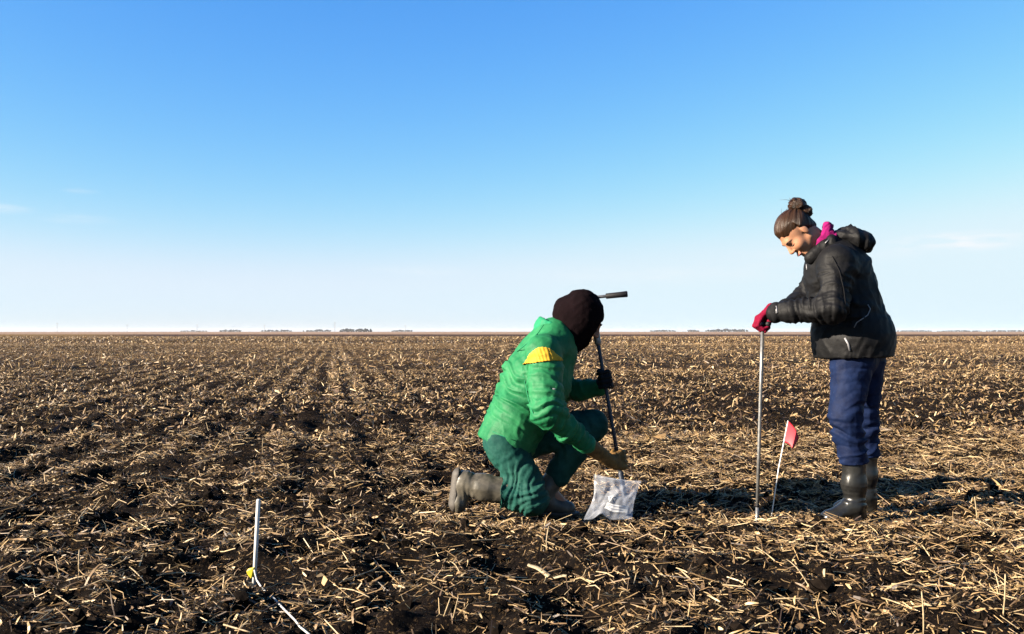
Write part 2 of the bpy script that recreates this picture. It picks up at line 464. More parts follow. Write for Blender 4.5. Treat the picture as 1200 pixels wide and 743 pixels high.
rows.append(8000.0)
rows = np.array(rows)
NC = 455
us = np.linspace(-1, 1, NC)
GX = us[None, :] * (2.2 + 0.70 * np.maximum(rows, 0))[:, None]
GY = np.repeat(rows[:, None], NC, 1)
GZ = height(GX.ravel(), GY.ravel()).reshape(GX.shape)
GZ = np.where(GY < 1.3, GZ * 0.3, GZ)
idx = np.arange(GX.size).reshape(GX.shape)
quads = np.stack([idx[:-1, :-1], idx[:-1, 1:], idx[1:, 1:], idx[1:, :-1]], -1).reshape(-1, 4)
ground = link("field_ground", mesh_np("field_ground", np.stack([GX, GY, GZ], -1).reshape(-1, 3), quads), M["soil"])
tag(ground, "dark tilled field soil stretching flat to the horizon", kind="structure")

# ------------------------------------------------------------------ loose residue and clods (uncountable)
def cover(x, y):
    """how much straw lies at a spot: drifts, rows and bare dark patches"""
    c = 0.60 + 0.50 * noise2(x, y, 0.42, 9.0) + 0.34 * noise2(x, y, 1.6, 10.0) + 0.22 * noise2(x * 0.3, y, 3.2, 12.0)
    rc = x + ROW_T * y
    c += np.where(y > 14, 0.40, np.where(y > 6, 0.26, 0.14)) * np.cos(rc * 2 * math.pi / 0.45)
    c += np.clip((y - 14) / 10, 0, 1) * 0.45 * noise2(x * 0.12, y, 15.0, 21.0)
    c += np.where(y > 9, 0.7, 0.0) * (np.exp(-((rc + 0.04) / 0.06) ** 2) + np.exp(-((rc - 0.30) / 0.06) ** 2))
    c += np.where(y < 9, 0.20 * np.clip(x / 2.5, -1, 1), 0)
    c -= 0.10 * np.clip((4.6 - y) / 1.6, 0, 1)
    return np.clip(c, 0.02, 1.2)
def scatter(n, y0, y1, bias=1.0):
    m = int(n * 2.4)
    # uniform over the ground between y0 and y1
    t = RNG.random(m)
    a, b = 1.5, 0.64
    F = lambda q: a * q + b * q * q / 2
    c = F(y0) + t * (F(y1) - F(y0))
    yy = (-a + np.sqrt(a * a + 2 * b * c)) / b
    xx = (RNG.random(m) * 2 - 1) * (a + b * yy)
    keep = RNG.random(m) < cover(xx, yy) ** bias
    return xx[keep][:n], yy[keep][:n]
def frames(n, yaw, pitch, roll):
    cy, sy, cp, sp = np.cos(yaw), np.sin(yaw), np.cos(pitch), np.sin(pitch)
    t = np.stack([cy * cp, sy * cp, sp], -1)
    s = np.stack([-sy, cy, np.zeros(n)], -1)
    u = np.cross(t, s)
    cr, sr = np.cos(roll)[:, None], np.sin(roll)[:, None]
    return t, s * cr + u * sr, u * cr - s * sr
def add_tint(me, t):
    a = me.attributes.new("tint", 'FLOAT', 'POINT')
    a.data.foreach_set("value", t.astype(np.float32))
def tubes_mesh(name, x, y, L, w, tint, pitch_sd=0.25, zoff=0.012):
    n = len(x)
    yaw = RNG.random(n) * 2 * math.pi
    pitch = np.abs(RNG.normal(0, pitch_sd, n))
    t, s, u = frames(n, yaw, pitch, RNG.random(n) * 6)
    base = np.stack([x, y, height(x, y) + RNG.random(n) * zoff], -1)
    bend = (RNG.normal(0, 0.10, n) * L)[:, None]
    vs = []
    for k, f in enumerate((-0.35, 0.1, 0.65)):
        c = base + t * (f * L)[:, None] + u * bend * (1 - (2 * (f - 0.15)) ** 2)
        for a in (0.0, 2.094, 4.189):
            vs.append(c + (s * math.cos(a) + u * math.sin(a)) * (w * 0.5 * (0.8 if k != 1 else 1.0))[:, None])
    V = np.stack(vs, 1)                      # n,9,3
    q = []
    for k in range(2):
        for j in range(3):
            q.append((k * 3 + j, k * 3 + (j + 1) % 3, k * 3 + 3 + (j + 1) % 3, k * 3 + 3 + j))
    Q = (np.arange(n) * 9)[:, None, None] + np.array(q)[None]
    me = mesh_np(name, V.reshape(-1, 3), Q.reshape(-1, 4), False)
    add_tint(me, np.repeat(tint, 9))
    return me
def ribbons_mesh(name, x, y, L, w, tint, pitch_sd=0.3, zoff=0.015, segs=3, curl_sd=0.9):
    n = len(x)
    yaw = RNG.random(n) * 2 * math.pi
    pitch = RNG.normal(0.12, pitch_sd, n)
    roll = RNG.normal(0, 0.6, n)
    t, s, u = frames(n, yaw, pitch, roll)
    base = np.stack([x, y, height(x, y) + 0.004 + RNG.random(n) * zoff], -1)
    curl = RNG.normal(0, curl_sd, n)
    twist = RNG.normal(0, 0.6, n)
    c = base - t * (L * 0.4)[:, None]
    ang = -curl * 0.5
    vs = []
    for k in range(segs + 1):
        f = k / segs
        tw = twist * (f - 0.5)
        side = s * np.cos(tw)[:, None] + u * np.sin(tw)[:, None]
        ww = (w * 0.5 * (1.0 - 0.75 * abs(2 * f - 0.8) ** 2 * 0.6))[:, None]
        vs += [c + side * ww, c - side * ww]
        d = t * np.cos(ang)[:, None] + u * np.sin(ang)[:, None]
        c = c + d * (L / segs)[:, None]
        ang = ang + curl / segs
    V = np.stack(vs, 1)
    q = [(2 * k, 2 * k + 1, 2 * k + 3, 2 * k + 2) for k in range(segs)]
    m = 2 * (segs + 1)
    Q = (np.arange(n) * m)[:, None, None] + np.array(q)[None]
    me = mesh_np(name, V.reshape(-1, 3), Q.reshape(-1, 4), False)
    add_tint(me, np.repeat(tint, m))
    return me
def tints(n, mu=0.52, sd=0.27):
    return np.clip(RNG.normal(mu, sd, n), 0, 1)

x, y = scatter(29000, 2.0, 8.5, 1.25)
n = len(x)
o = link("straw_litter", tubes_mesh("straw_litter", x, y, RNG.gamma(3.5, 0.019, n) + 0.015, 0.0020 + RNG.random(n) * 0.0026, tints(n, 0.62)), M["straw"])
tag(o, "short broken straw stems littering the near field soil", kind="stuff")
x, y = scatter(48000, 2.0, 8.5, 1.25)
n = len(x)
o = link("leaf_litter", ribbons_mesh("leaf_litter", x, y, RNG.gamma(3.0, 0.011, n) + 0.010, 0.0022 + RNG.gamma(2.0, 0.0018, n), tints(n, 0.50)), M["straw"])
tag(o, "shredded dry leaf scraps littering the near field soil", kind="stuff")
x, y = scatter(76000, 2.0, 9.0, 0.8)
n = len(x)
o = link("chaff_litter", ribbons_mesh("chaff_litter", x, y, RNG.gamma(3.0, 0.005, n) + 0.005, 0.0018 + RNG.gamma(2.0, 0.0014, n), tints(n, 0.46), 0.4, 0.008, 1), M["straw"])
tag(o, "fine chaff flecks sprinkled over the near field soil", kind="stuff")
x, y = scatter(66000, 7.6, 22.0, 1.3)
n = len(x)
o = link("stubble_litter", ribbons_mesh("stubble_litter", x, y, RNG.gamma(3.5, 0.014, n) + 0.02, 0.004 + RNG.gamma(2.0, 0.0042, n), tints(n, 0.47), 0.45, 0.03, 2), M["straw"])
tag(o, "tan crop residue covering the middle of the field", kind="stuff")
x, y = scatter(66000, 21.0, 75.0, 1.3)
ty = 12 + 63 * RNG.random(2600)                    # pale straw combed into the two wheel tracks
tx = -ROW_T * ty + np.where(RNG.random(2600) < 0.5, -0.02, 0.34) + RNG.normal(0, 0.035, 2600)
x, y = np.concatenate([x, tx]), np.concatenate([y, ty])
n = len(x)
o = link("distant_stubble_litter", ribbons_mesh("distant_stubble_litter", x, y, RNG.gamma(3.5, 0.03, n) + 0.05, 0.012 + RNG.gamma(2.0, 0.010, n), tints(n, 0.47), 0.5, 0.04, 1, 0.3), M["straw"])
tag(o, "tan crop residue covering the far part of the field", kind="stuff")
x, y = scatter(42000, 70.0, 175.0, 1.2)
n = len(x)
o = link("horizon_stubble_litter", ribbons_mesh("horizon_stubble_litter", x, y, RNG.gamma(3.5, 0.05, n) + 0.06, 0.05 + RNG.gamma(2.0, 0.03, n), tints(n, 0.42), 0.7, 0.05, 1, 0.3), M["straw"])
tag(o, "speckled crop residue on the strip of field nearest the horizon", kind="stuff")

# clods: lumpy low polyhedra
def ico():
    t = (1 + 5 ** 0.5) / 2
    v = np.array([(-1, t, 0), (1, t, 0), (-1, -t, 0), (1, -t, 0), (0, -1, t), (0, 1, t), (0, -1, -t), (0, 1, -t), (t, 0, -1), (t, 0, 1), (-t, 0, -1), (-t, 0, 1)], float)
    v /= np.linalg.norm(v[0])
    f = np.array([(0, 11, 5), (0, 5, 1), (0, 1, 7), (0, 7, 10), (0, 10, 11), (1, 5, 9), (5, 11, 4), (11, 10, 2), (10, 7, 6), (7, 1, 8), (3, 9, 4), (3, 4, 2), (3, 2, 6), (3, 6, 8), (3, 8, 9), (4, 9, 5), (2, 4, 11), (6, 2, 10), (8, 6, 7), (9, 8, 1)])
    return v, f
def ico2():
    v, f = ico()
    v = list(v); out = []; cache = {}
    def mid(a, b):
        k = (min(a, b), max(a, b))
        if k not in cache:
            cache[k] = len(v); v.append(unit(v[a] + v[b]))
        return cache[k]
    for a, b, c in f:
        ab, bc, ca = mid(a, b), mid(b, c), mid(c, a)
        out += [(a, ab, ca), (b, bc, ab), (c, ca, bc), (ab, bc, ca)]
    return np.array(v), np.array(out)
IV, IF = ico()
n = 4200
m = n * 2
yy = 2.0 + RNG.random(m) ** 1.2 * 8.0
xx = (RNG.random(m) * 2 - 1) * (1.5 + 0.64 * yy)
ok = np.ones(m, bool)
for cx, cy, rx, ry in FLAT:
    ok &= ((xx - cx) / rx) ** 2 + ((yy - cy) / ry) ** 2 > 1.2
xx, yy = xx[ok][:n], yy[ok][:n]
n = len(xx)
R = 0.006 + RNG.gamma(1.5, 0.0068, n)
R = np.minimum(R, 0.034)
sc = np.stack([R * (0.8 + RNG.random(n) * 0.6), R * (0.8 + RNG.random(n) * 0.6), R * (0.55 + RNG.random(n) * 0.4)], -1)
off = RNG.random((n, 3)) * 40
dirs = IV[None] * 1.3 + off[:, None]
rad = 1 + 0.50 * noise3(dirs) + 0.38 * noise3(dirs * 2.6)
yaw = RNG.random(n) * 6.28
V = IV[None] * rad[..., None] * sc[:, None]
V = np.stack([V[..., 0] * np.cos(yaw)[:, None] - V[..., 1] * np.sin(yaw)[:, None], V[..., 0] * np.sin(yaw)[:, None] + V[..., 1] * np.cos(yaw)[:, None], V[..., 2]], -1)
V += np.stack([xx, yy, height(xx, yy) + R * 0.15], -1)[:, None]
F = (np.arange(n) * len(IV))[:, None, None] + IF[None]
o = link("soil_clods", mesh_np("soil_clods", V.reshape(-1, 3), F.reshape(-1, 3), False), M["clod"])
tag(o, "dark crumbly soil clods scattered over the near field", kind="stuff")

# ------------------------------------------------------------------ implicit surfaces for bodies and cloth
class Prim:
    def __init__(self, fn, lo, hi, k=0.02):
        self.fn, self.lo, self.hi, self.k = fn, np.asarray(lo, float), np.asarray(hi, float), k
def cap(a, b, ra, rb=None, k=0.02, sy=1.0):
    rb = ra if rb is None else rb
    a = np.asarray(a, np.float32); b = np.asarray(b, np.float32)
    s = np.array([1, sy, 1], np.float32)
    a2, b2 = a / s, b / s
    ab = b2 - a2
    l2 = float(ab @ ab) + 1e-9
    def fn(p):
        q = p / s - a2
        t = np.clip((q @ ab) / l2, 0, 1)
        q -= t[:, None] * ab
        return np.sqrt(np.einsum('ij,ij->i', q, q)) - (ra + (rb - ra) * t)
    r = np.array([max(ra, rb), max(ra, rb) * sy, max(ra, rb)])
    return Prim(fn, np.minimum(a, b) - r, np.maximum(a, b) + r, k)
def ell(c, r, Rm=None, k=0.02):
    c = np.asarray(c, np.float32); r = np.asarray(r, np.float32)
    Rm = np.eye(3, dtype=np.float32) if Rm is None else np.asarray(Rm, np.float32)   # rows = local axes
    def fn(p):
        q = (p - c) @ Rm.T
        k0 = np.linalg.norm(q / r, axis=1)
        k1 = np.linalg.norm(q / (r * r), axis=1) + 1e-6
        return k0 * (k0 - 1) / k1
    m = float(r.max())
    return Prim(fn, c - m, c + m, k)
def ring(c, axis, Rj, rt, ra, k=0.01, sy=1.0):
    """torus band: major radius Rj, tube rt across and ra along the axis"""
    c = np.asarray(c, np.float32); ax = unit(axis).astype(np.float32)
    def fn(p):
        q = p - c
        q = q / np.array([1, sy, 1], np.float32)
        h = q @ ax
        e = np.linalg.norm(q - h[:, None] * ax, axis=1) - Rj
        k0 = np.sqrt((e / rt) ** 2 + (h / ra) ** 2)
        return (k0 - 1) * min(rt, ra)
    m = Rj * max(1, sy) + rt + ra
    return Prim(fn, c - m, c + m, k)
def sdf(prims, cuts=(), subs=()):
    """smooth union of prims, minus subs, cut by planes (point, outward normal)"""
    def f(p):
        p = np.asarray(p, np.float32)
        d = None
        for pr in prims:
            e = pr.fn(p)
            if d is None: d = e
            else:
                h = np.clip(0.5 + 0.5 * (d - e) / pr.k, 0, 1)
                d = d * (1 - h) + e * h - pr.k * h * (1 - h)
        for pr in subs:
            e = -pr.fn(p)
            h = np.clip(0.5 + 0.5 * (e - d) / pr.k, 0, 1)
            d = d * (1 - h) + e * h + pr.k * h * (1 - h)
        for c, n_ in cuts:
            d = np.maximum(d, (p - np.asarray(c, np.float32)) @ unit(n_).astype(np.float32))
        return d
    f.lo = np.min([q.lo for q in prims], 0)
    f.hi = np.max([q.hi for q in prims], 0)
    return f
def surface(f, vx, lo=None, hi=None):
    """naive surface nets"""
    lo = f.lo if lo is None else lo
    hi = f.hi if hi is None else hi
    lo = np.asarray(lo) - 2.5 * vx; hi = np.asarray(hi) + 2.5 * vx
    nx, ny, nz = [int(math.ceil((hi[i] - lo[i]) / vx)) + 1 for i in range(3)]
    ax = [lo[i] + vx * np.arange(k) for i, k in enumerate((nx, ny, nz))]
    # coarse pass: only blocks that the surface may cross are sampled finely
    B = 8
    bn = [-(-k // B) for k in (nx, ny, nz)]
    bc = [lo[i] + vx * (np.arange(bn[i]) * B + (B - 1) / 2) for i in range(3)]
    X, Y, Z = np.meshgrid(*bc, indexing='ij')
    dc = f(np.stack([X, Y, Z], -1).reshape(-1, 3).astype(np.float32)).reshape(bn)
    D = np.repeat(np.repeat(np.repeat(dc, B, 0), B, 1), B, 2)
    act = np.argwhere(np.abs(dc) < B * vx * 0.87 * 1.35 + 0.015)
    g = np.stack(np.meshgrid(*[np.arange(B)] * 3, indexing='ij'), -1).reshape(-1, 3)
    for i in range(0, len(act), 600):
        ii = (act[i:i + 600, None] * B + g[None]).reshape(-1, 3)
        D[ii[:, 0], ii[:, 1], ii[:, 2]] = f((lo + vx * ii).astype(np.float32))
    D = D[:nx, :ny, :nz]
    I = D < 0
    cs = np.zeros((nx - 1, ny - 1, nz - 1), np.int8)
    for a in (0, 1):
        for b in (0, 1):
            for c in (0, 1):
                cs += I[a:nx - 1 + a, b:ny - 1 + b, c:nz - 1 + c]
    ci = np.argwhere((cs > 0) & (cs < 8))
    vid = np.full(cs.shape, -1, np.int64)
    vid[ci[:, 0], ci[:, 1], ci[:, 2]] = np.arange(len(ci))
    acc = np.zeros((len(ci), 3)); cnt = np.zeros(len(ci))
    corners = [(a, b, c) for a in (0, 1) for b in (0, 1) for c in (0, 1)]
    for p_ in corners:
        for axn in range(3):
            if p_[axn]: continue
            q_ = list(p_); q_[axn] = 1
            d0 = D[ci[:, 0] + p_[0], ci[:, 1] + p_[1], ci[:, 2] + p_[2]]
            d1 = D[ci[:, 0] + q_[0], ci[:, 1] + q_[1], ci[:, 2] + q_[2]]
            m_ = (d0 < 0) != (d1 < 0)
            t = np.where(m_, d0 / np.where(m_, d0 - d1, 1), 0)
            pt = np.tile(np.array(p_, float), (len(ci), 1)); pt[:, axn] += t
            acc += np.where(m_[:, None], pt, 0); cnt += m_
    V = (ci + acc / cnt[:, None]) * vx + lo
    Q = []
    for axn in range(3):
        sl0 = [slice(None)] * 3; sl1 = [slice(None)] * 3
        sl0[axn] = slice(0, -1); sl1[axn] = slice(1, None)
        A, B = I[tuple(sl0)], I[tuple(sl1)]
        e = np.argwhere(A != B)
        o1, o2 = [(1, 2), (2, 0), (0, 1)][axn]
        ok = (e[:, o1] > 0) & (e[:, o2] > 0) & (e[:, o1] < D.shape[o1] - 1) & (e[:, o2] < D.shape[o2] - 1)
        e = e[ok]
        def cell(da, db):
            g = e.copy(); g[:, o1] -= da; g[:, o2] -= db
            return vid[g[:, 0], g[:, 1], g[:, 2]]
        q = np.stack([cell(1, 1), cell(0, 1), cell(0, 0), cell(1, 0)], -1)
        fl = ~A[e[:, 0], e[:, 1], e[:, 2]]
        q[fl] = q[fl][:, ::-1]
        Q.append(q)
    return V, np.concatenate(Q)
def grad(f, V, e=0.004):
    g = np.stack([f(V + np.eye(3)[i] * e) - f(V - np.eye(3)[i] * e) for i in range(3)], -1)
    return g / (np.linalg.norm(g, axis=1)[:, None] + 1e-9)
BVH = {}
def cloth(name, f, vx, material, parent, folds=None, lo=None, hi=None, key=None):
    V, Q = surface(f, vx, lo, hi)
    if folds is not None:
        Nn = grad(f, V)
        V = V + Nn * folds(V)[:, None]
    me = mesh_np(name, V, Q)
    if key:
        BVH[key] = BVHTree.FromPolygons([Vector(v) for v in V], [tuple(int(i) for i in q) for q in Q])
    return link(name, me, material, parent)
def hit(key, px, py, off=0.0):
    r = unit(ray(px, py))
    h = BVH[key].ray_cast(Vector((0, 0, CAM_H)), Vector(r))
    if h[0] is None: return None
    return np.array(h[0]) - r * off
def folds(bands, general=0.004, gs=9.0, seed=0.0):
    """bands: (a, b, amp, wavelength, centre t, spread t, reach): creases running across the limb a->b"""
    def fn(V):
        d = general * (noise3(V * gs + seed) + 0.5 * noise3(V * gs * 2.3 + seed + 9))
        wq = V * gs * 1.7 + 0.8 * np.stack([noise3(V * 6 + 1.7 + seed), noise3(V * 6 + 5.1), noise3(V * 6 + 8.9)], -1)
        d = d + general * 0.9 * (0.45 - np.sqrt(np.abs(noise3(wq)) + 0.004)) + general * 0.25 * noise3(V * gs * 6 + seed)
        for a, b, amp, wl_, tc_, sp_, reach in bands:
            a = np.asarray(a); b = np.asarray(b)
            L = np.linalg.norm(b - a); ax = (b - a) / L
            q = V - a
            t = q @ ax
            perp = q - t[:, None] * ax
            w = np.exp(-(((t / L) - tc_) / sp_) ** 2) * np.clip(1.6 - np.linalg.norm(perp, axis=1) / reach, 0, 1)
            warp = noise3(V * 8 + seed + 3.3) * 1.5
            c1, c2 = perp @ np.array([6.0, 1.0, 2.0]) + 4 + seed, perp @ np.array([1.0, 6.0, -2.0])
            nn = noise3(np.stack([t / (wl_ * 0.62) + warp, c1, c2], -1))
            n2 = noise3(np.stack([t / (wl_ * 0.33) + warp * 1.7, c1 * 1.6, c2 * 1.6 + 3], -1))
            rib = np.abs(np.sin(math.pi * (t / wl_ + 0.55 * warp + 0.25 * c1)))
            d = d + amp * w * 0.75 * (np.sqrt(rib + 0.01) - 0.7) * np.clip(0.6 + 1.3 * noise3(V * 9 + seed + 6), 0, 1.3)
            d = d + amp * w * (0.95 * (0.42 - np.sqrt(np.abs(nn) + 0.003)) + 0.45 * n2)
        return d
    return fn

def head_frame(tilt, facing, yaw):
    """local axes f (face), s (side), u (crown); facing -1 looks to -x, +1 to +x; tilt down; yaw towards the camera"""
    f = np.array([facing * math.cos(tilt), 0, -math.sin(tilt)])
    u = np.array([facing * math.sin(tilt), 0, math.cos(tilt)])
    toward = np.array([0, -1.0, 0])
    f2 = f * math.cos(yaw) + toward * math.sin(yaw)
    s = np.cross(u, f2)
    return f2, unit(s), u
def head_prims(c, fr, sc=1.0):
    f, s, u = fr
    Rm = np.stack([f, s, u])
    W = lambda a, b, d: c + sc * (a * f + b * s + d * u)
    E = lambda p, r, k=0.02: ell(W(*p), np.array(r) * sc, Rm, k)
    C = lambda p, q, ra, rb, k=0.012: cap(W(*p), W(*q), ra * sc, rb * sc, k)
    pr = [E((-0.012, 0, 0.035), (0.096, 0.076, 0.085)), E((0.03, 0, -0.035), (0.060, 0.056, 0.075), 0.03),
          E((0.066, 0, -0.098), (0.020, 0.022, 0.017), 0.02)]
    for g in (-1, 1):
        pr += [C((0.0, g * 0.050, -0.055), (0.058, g * 0.012, -0.098), 0.018, 0.015, 0.025),
               E((0.058, g * 0.036, -0.032), (0.026, 0.024, 0.026), 0.025),
               E((-0.008, g * 0.076, -0.008), (0.017, 0.008, 0.030), 0.006),
               E((0.101, g * 0.011, -0.036), (0.010, 0.008, 0.007), 0.006)]
    pr += [C((0.081, -0.028, 0.020), (0.081, 0.028, 0.020), 0.0105, 0.0105, 0.02),
           C((0.088, 0, 0.010), (0.109, 0, -0.030), 0.008, 0.0115, 0.012),
           E((0.090, 0, -0.064), (0.011, 0.022, 0.006), 0.006), E((0.087, 0, -0.076), (0.011, 0.019, 0.006), 0.006)]
    sb = [ell(W(0.096, g * 0.032, -0.003), np.array((0.010, 0.015, 0.010)) * sc, Rm, 0.012) for g in (-1, 1)]
    return pr, sb, W
def hand_prims(Gc, a, w, n, thumb, rg=0.014, fr=0.0095, sc=1.0, kf=0.004, pm=1.0):
    """a hand closed round a bar: bar axis a, wrist towards w, back of the hand towards n, thumb at side +1/-1 of the axis"""
    a = unit(a); w = unit(w - a * np.dot(a, w)); n = unit(n - a * np.dot(a, n) - w * np.dot(w, n))
    L = lambda t, ww, nn: Gc + a * t + w * ww * sc + n * nn * sc
    pr = []
    wr = L(0, 0.085, 0.016)
    lens = (0.94, 1.06, 1.0, 0.84)
    ts = [(-1.5 + i) * 0.0215 * sc for i in range(4)]
    for i, t in enumerate(ts):
        l = lens[i if thumb < 0 else 3 - i]
        mcp = L(t, 0.012, rg + 0.017)
        pip = L(t * 1.03, -rg - 0.018 * l, rg + 0.004)
        dip = L(t * 1.02, -rg - 0.012 * l, -rg - 0.004 * l)
        tip = L(t * 0.98, 0.004 * l, -rg - 0.013)
        pr += [cap(mcp, pip, fr * 1.12 * sc, fr * 1.03 * sc, kf), cap(pip, dip, fr * 1.03 * sc, fr * 0.95 * sc, kf), cap(dip, tip, fr * 0.95 * sc, fr * 0.85 * sc, kf)]
        pr.append(cap(mcp, L(t * 0.75, 0.060, 0.020), 0.0125 * sc * pm, 0.0135 * sc * pm, 0.012 * pm))
    pr.append(cap(L(-0.016 * sc, 0.055, 0.018), L(0.016 * sc, 0.055, 0.018), 0.017 * sc * pm, 0.017 * sc * pm, 0.015 * pm))
    g = thumb
    tb0 = L(g * 0.018 * sc, 0.062, 0.006); tb1 = L(g * 0.045 * sc, 0.028, -0.004)
    tb2 = L(g * 0.043 * sc, -0.004, -rg - 0.008); tb3 = L(g * 0.036 * sc, -0.026, -rg - 0.010)
    pr += [cap(tb0, tb1, 0.015 * sc * pm, 0.0125 * sc * pm, 0.010), cap(tb1, tb2, 0.0125 * sc * pm, 0.011 * sc * pm, 0.004), cap(tb2, tb3, 0.011 * sc * pm, 0.009 * sc * pm, 0.003)]
    return pr, wr

# ================================================================== the standing person
def woman():
    D = 4.70
    root = empty("person", P(1005, 610, D))
    tag(root, "standing person with hair bun, black rain jacket and blue trousers, holding a metal rod", "person", "people sampling soil")
    sh_l, el_l, wr_l = P(981, 309, 4.52), P(976, 361, 4.44), P(909, 366, 4.585)
    sh_r, el_r, wr_r = P(968, 310, 4.90), P(944, 352, 4.96), P(907, 368, 4.775)
    hip_l, kn_l, an_l = P(1000, 428, 4.63), P(991, 487, 4.58), P(1001, 590, 4.60)
    hip_r, kn_r, an_r = P(1012, 428, 4.80), P(1012, 487, 4.84), P(1014, 586, 4.85)
    neck = P(969, 292, D)
    ch = P(980, 318, D); wa = P(989, 354, D); be = P(999.5, 396, D)
    hc = P(934, 273, D - 0.01)
    fr = head_frame(math.radians(56), -1, math.radians(9))
    hp, hs, W = head_prims(hc, fr, 0.95)
    # hands on the cross handle of the rod
    GL, GR = P(893.5, 379, 4.625), P(894, 380.5, 4.755)
    ax = np.array([0.0, 1.0, 0.0])
    wdir = unit(np.array([0.62, 0.12, 0.70])); ndir = np.array([-0.76, 0, 0.65])
    hl, hwl = hand_prims(GL, ax, wdir, ndir, 1)
    hr, hwr = hand_prims(GR, ax, unit(np.array([0.62, -0.1, 0.66])), ndir, -1)
    hl_in, _ = hand_prims(GL, ax, wdir, ndir, 1, fr=0.0060, pm=0.62)
    hr_in, _ = hand_prims(GR, ax, unit(np.array([0.62, -0.1, 0.66])), ndir, -1, fr=0.0060, pm=0.62)
    shrink = 0.68
    bp = hp + [cap(W(-0.035, 0, -0.05), neck + np.array([0.01, 0, -0.01]), 0.052, 0.058, 0.025),
               cap(ch, wa, 0.105, 0.11, 0.04, 1.35), cap(wa, be, 0.11, 0.12, 0.04, 1.35), cap(neck, ch, 0.06, 0.10, 0.04, 1.3)]
    for s_, e_, w_, hw in ((sh_l, el_l, wr_l, hwl), (sh_r, el_r, wr_r, hwr)):
        bp += [cap(ch, s_, 0.06, 0.055, 0.03), cap(s_, e_, 0.052, 0.04, 0.03), cap(e_, w_, 0.04, 0.028, 0.02), cap(w_, hw, 0.024, 0.014, 0.01)]
    for h_, k_, a_ in ((hip_l, kn_l, an_l), (hip_r, kn_r, an_r)):
        bp += [cap(h_, k_, 0.074, 0.050, 0.03), cap(k_, a_ + np.array([0, 0, 0.18]), 0.05, 0.036, 0.03), cap(a_ + np.array([0, 0, 0.18]), a_, 0.036, 0.03, 0.03), cap(a_, a_ + np.array([-0.065, 0, -0.03]), 0.028, 0.018, 0.02)]
    bp += hl_in + hr_in
    body = cloth("body", sdf(bp, subs=hs), 0.0055, M["skin"], root, key="wb")
    # finer head laid over the same head: eyelids, brows, lips as small parts
    def line(name, pts, r, m):
        return tube(name, [W(*p) for p in pts], r, m, body, 8)
    def onface(b_, c_, off=0.0008):
        h = BVH["wb"].ray_cast(Vector(W(0.25, b_, c_)), Vector(-fr[0]))
        return np.array(h[0]) + fr[0] * off
    for g in (-1, 1):
        tube("eyelash", [onface(g * b_, c_) for b_, c_ in ((0.017, -0.008), (0.024, -0.011), (0.032, -0.012), (0.040, -0.010), (0.046, -0.006))], [0.001, 0.0020, 0.0026, 0.0024, 0.001], M["dark_line"], body, 8)
        tube("eyebrow", [onface(g * b_, c_) for b_, c_ in ((0.013, 0.016), (0.022, 0.021), (0.032, 0.023), (0.041, 0.020), (0.048, 0.014))], [0.0012, 0.0022, 0.0020, 0.0016, 0.0008], M["dark_line"], body, 8)
    line("lips", [(0.088, -0.025, -0.068), (0.099, -0.008, -0.071), (0.099, 0.008, -0.071), (0.088, 0.025, -0.068)], [0.002, 0.0055, 0.0055, 0.002], M["lip"])
    line("teeth", [(0.094, -0.016, -0.0695), (0.1035, 0.0, -0.0705), (0.094, 0.016, -0.0695)], [0.0015, 0.0028, 0.0015], M["tooth"])
    # hair
    f, s, u = fr
    Rm = np.stack([f, s, u])
    cutn = -0.70 * f + 0.71 * u
    skull = ell(W(-0.012, 0, 0.035), (0.0912, 0.0722, 0.0808), Rm)
    nape = cap(W(-0.045, 0, -0.01), W(-0.065, 0, -0.040), 0.042, 0.026, 0.03)
    h0 = W(0.083, 0, 0.070)
    def hair_f(p):
        p = np.asarray(p, np.float32)
        q = (p - hc) @ Rm.T.astype(np.float32)
        hl_ = (p - h0) @ cutn + 0.010 * noise3(np.stack([q[:, 1] * 26, q[:, 0] * 8, q[:, 2] * 0], -1)) - 0.9 * np.maximum(np.abs(q[:, 1]) - 0.045, 0) * (q[:, 0] > 0)
        d, e = skull.fn(p), nape.fn(p)
        k = 0.03
        h = np.clip(0.5 + 0.5 * (d - e) / k, 0, 1)
        d = d * (1 - h) + e * h - k * h * (1 - h)
        return np.maximum(d - np.clip(hl_ * 0.42, -0.006, 0.0105), -d - 0.03)
    hair_f.lo = skull.lo - 0.02; hair_f.hi = skull.hi + 0.02
    bun_c = P(934, 239, D)
    def strands(V):
        q = V - bun_c
        axd = unit(np.array(hc) - bun_c)
        e1 = unit(np.cross(axd, s)); 
        ang = np.arctan2(q @ e1, -q[:, 1])
        return 0.0028 * noise3(np.stack([ang * 6, np.linalg.norm(q, axis=1) * 14, np.full(len(q), 2.2)], -1)) + 0.0010 * noise3(np.stack([ang * 38, np.linalg.norm(q, axis=1) * 12, np.full(len(q), 7.2)], -1))
    hair = cloth("hair", hair_f, 0.0032, M["hair"], root, strands)
    def strand_attr(o):
        co = np.empty(len(o.data.vertices) * 3, np.float32); o.data.vertices.foreach_get("co", co); co = co.reshape(-1, 3)
        q = co - bun_c; axd = unit(np.array(hc) - bun_c); e1 = unit(np.cross(axd, s))
        ang = np.arctan2(q @ e1, -q[:, 1]) + 0.10 * noise3(co * 18)
        at = o.data.attributes.new("strand", 'FLOAT', 'POINT'); at.data.foreach_set("value", ang.astype(np.float32))
    strand_attr(hair)
    lump = P(945, 248, D)
    bpr = [ell(bun_c, (0.043, 0.040, 0.032), None), ell(lump, (0.030, 0.034, 0.030), None, 0.02), cap(lump, W(-0.09, 0, 0.03), 0.026, 0.03, 0.02)]
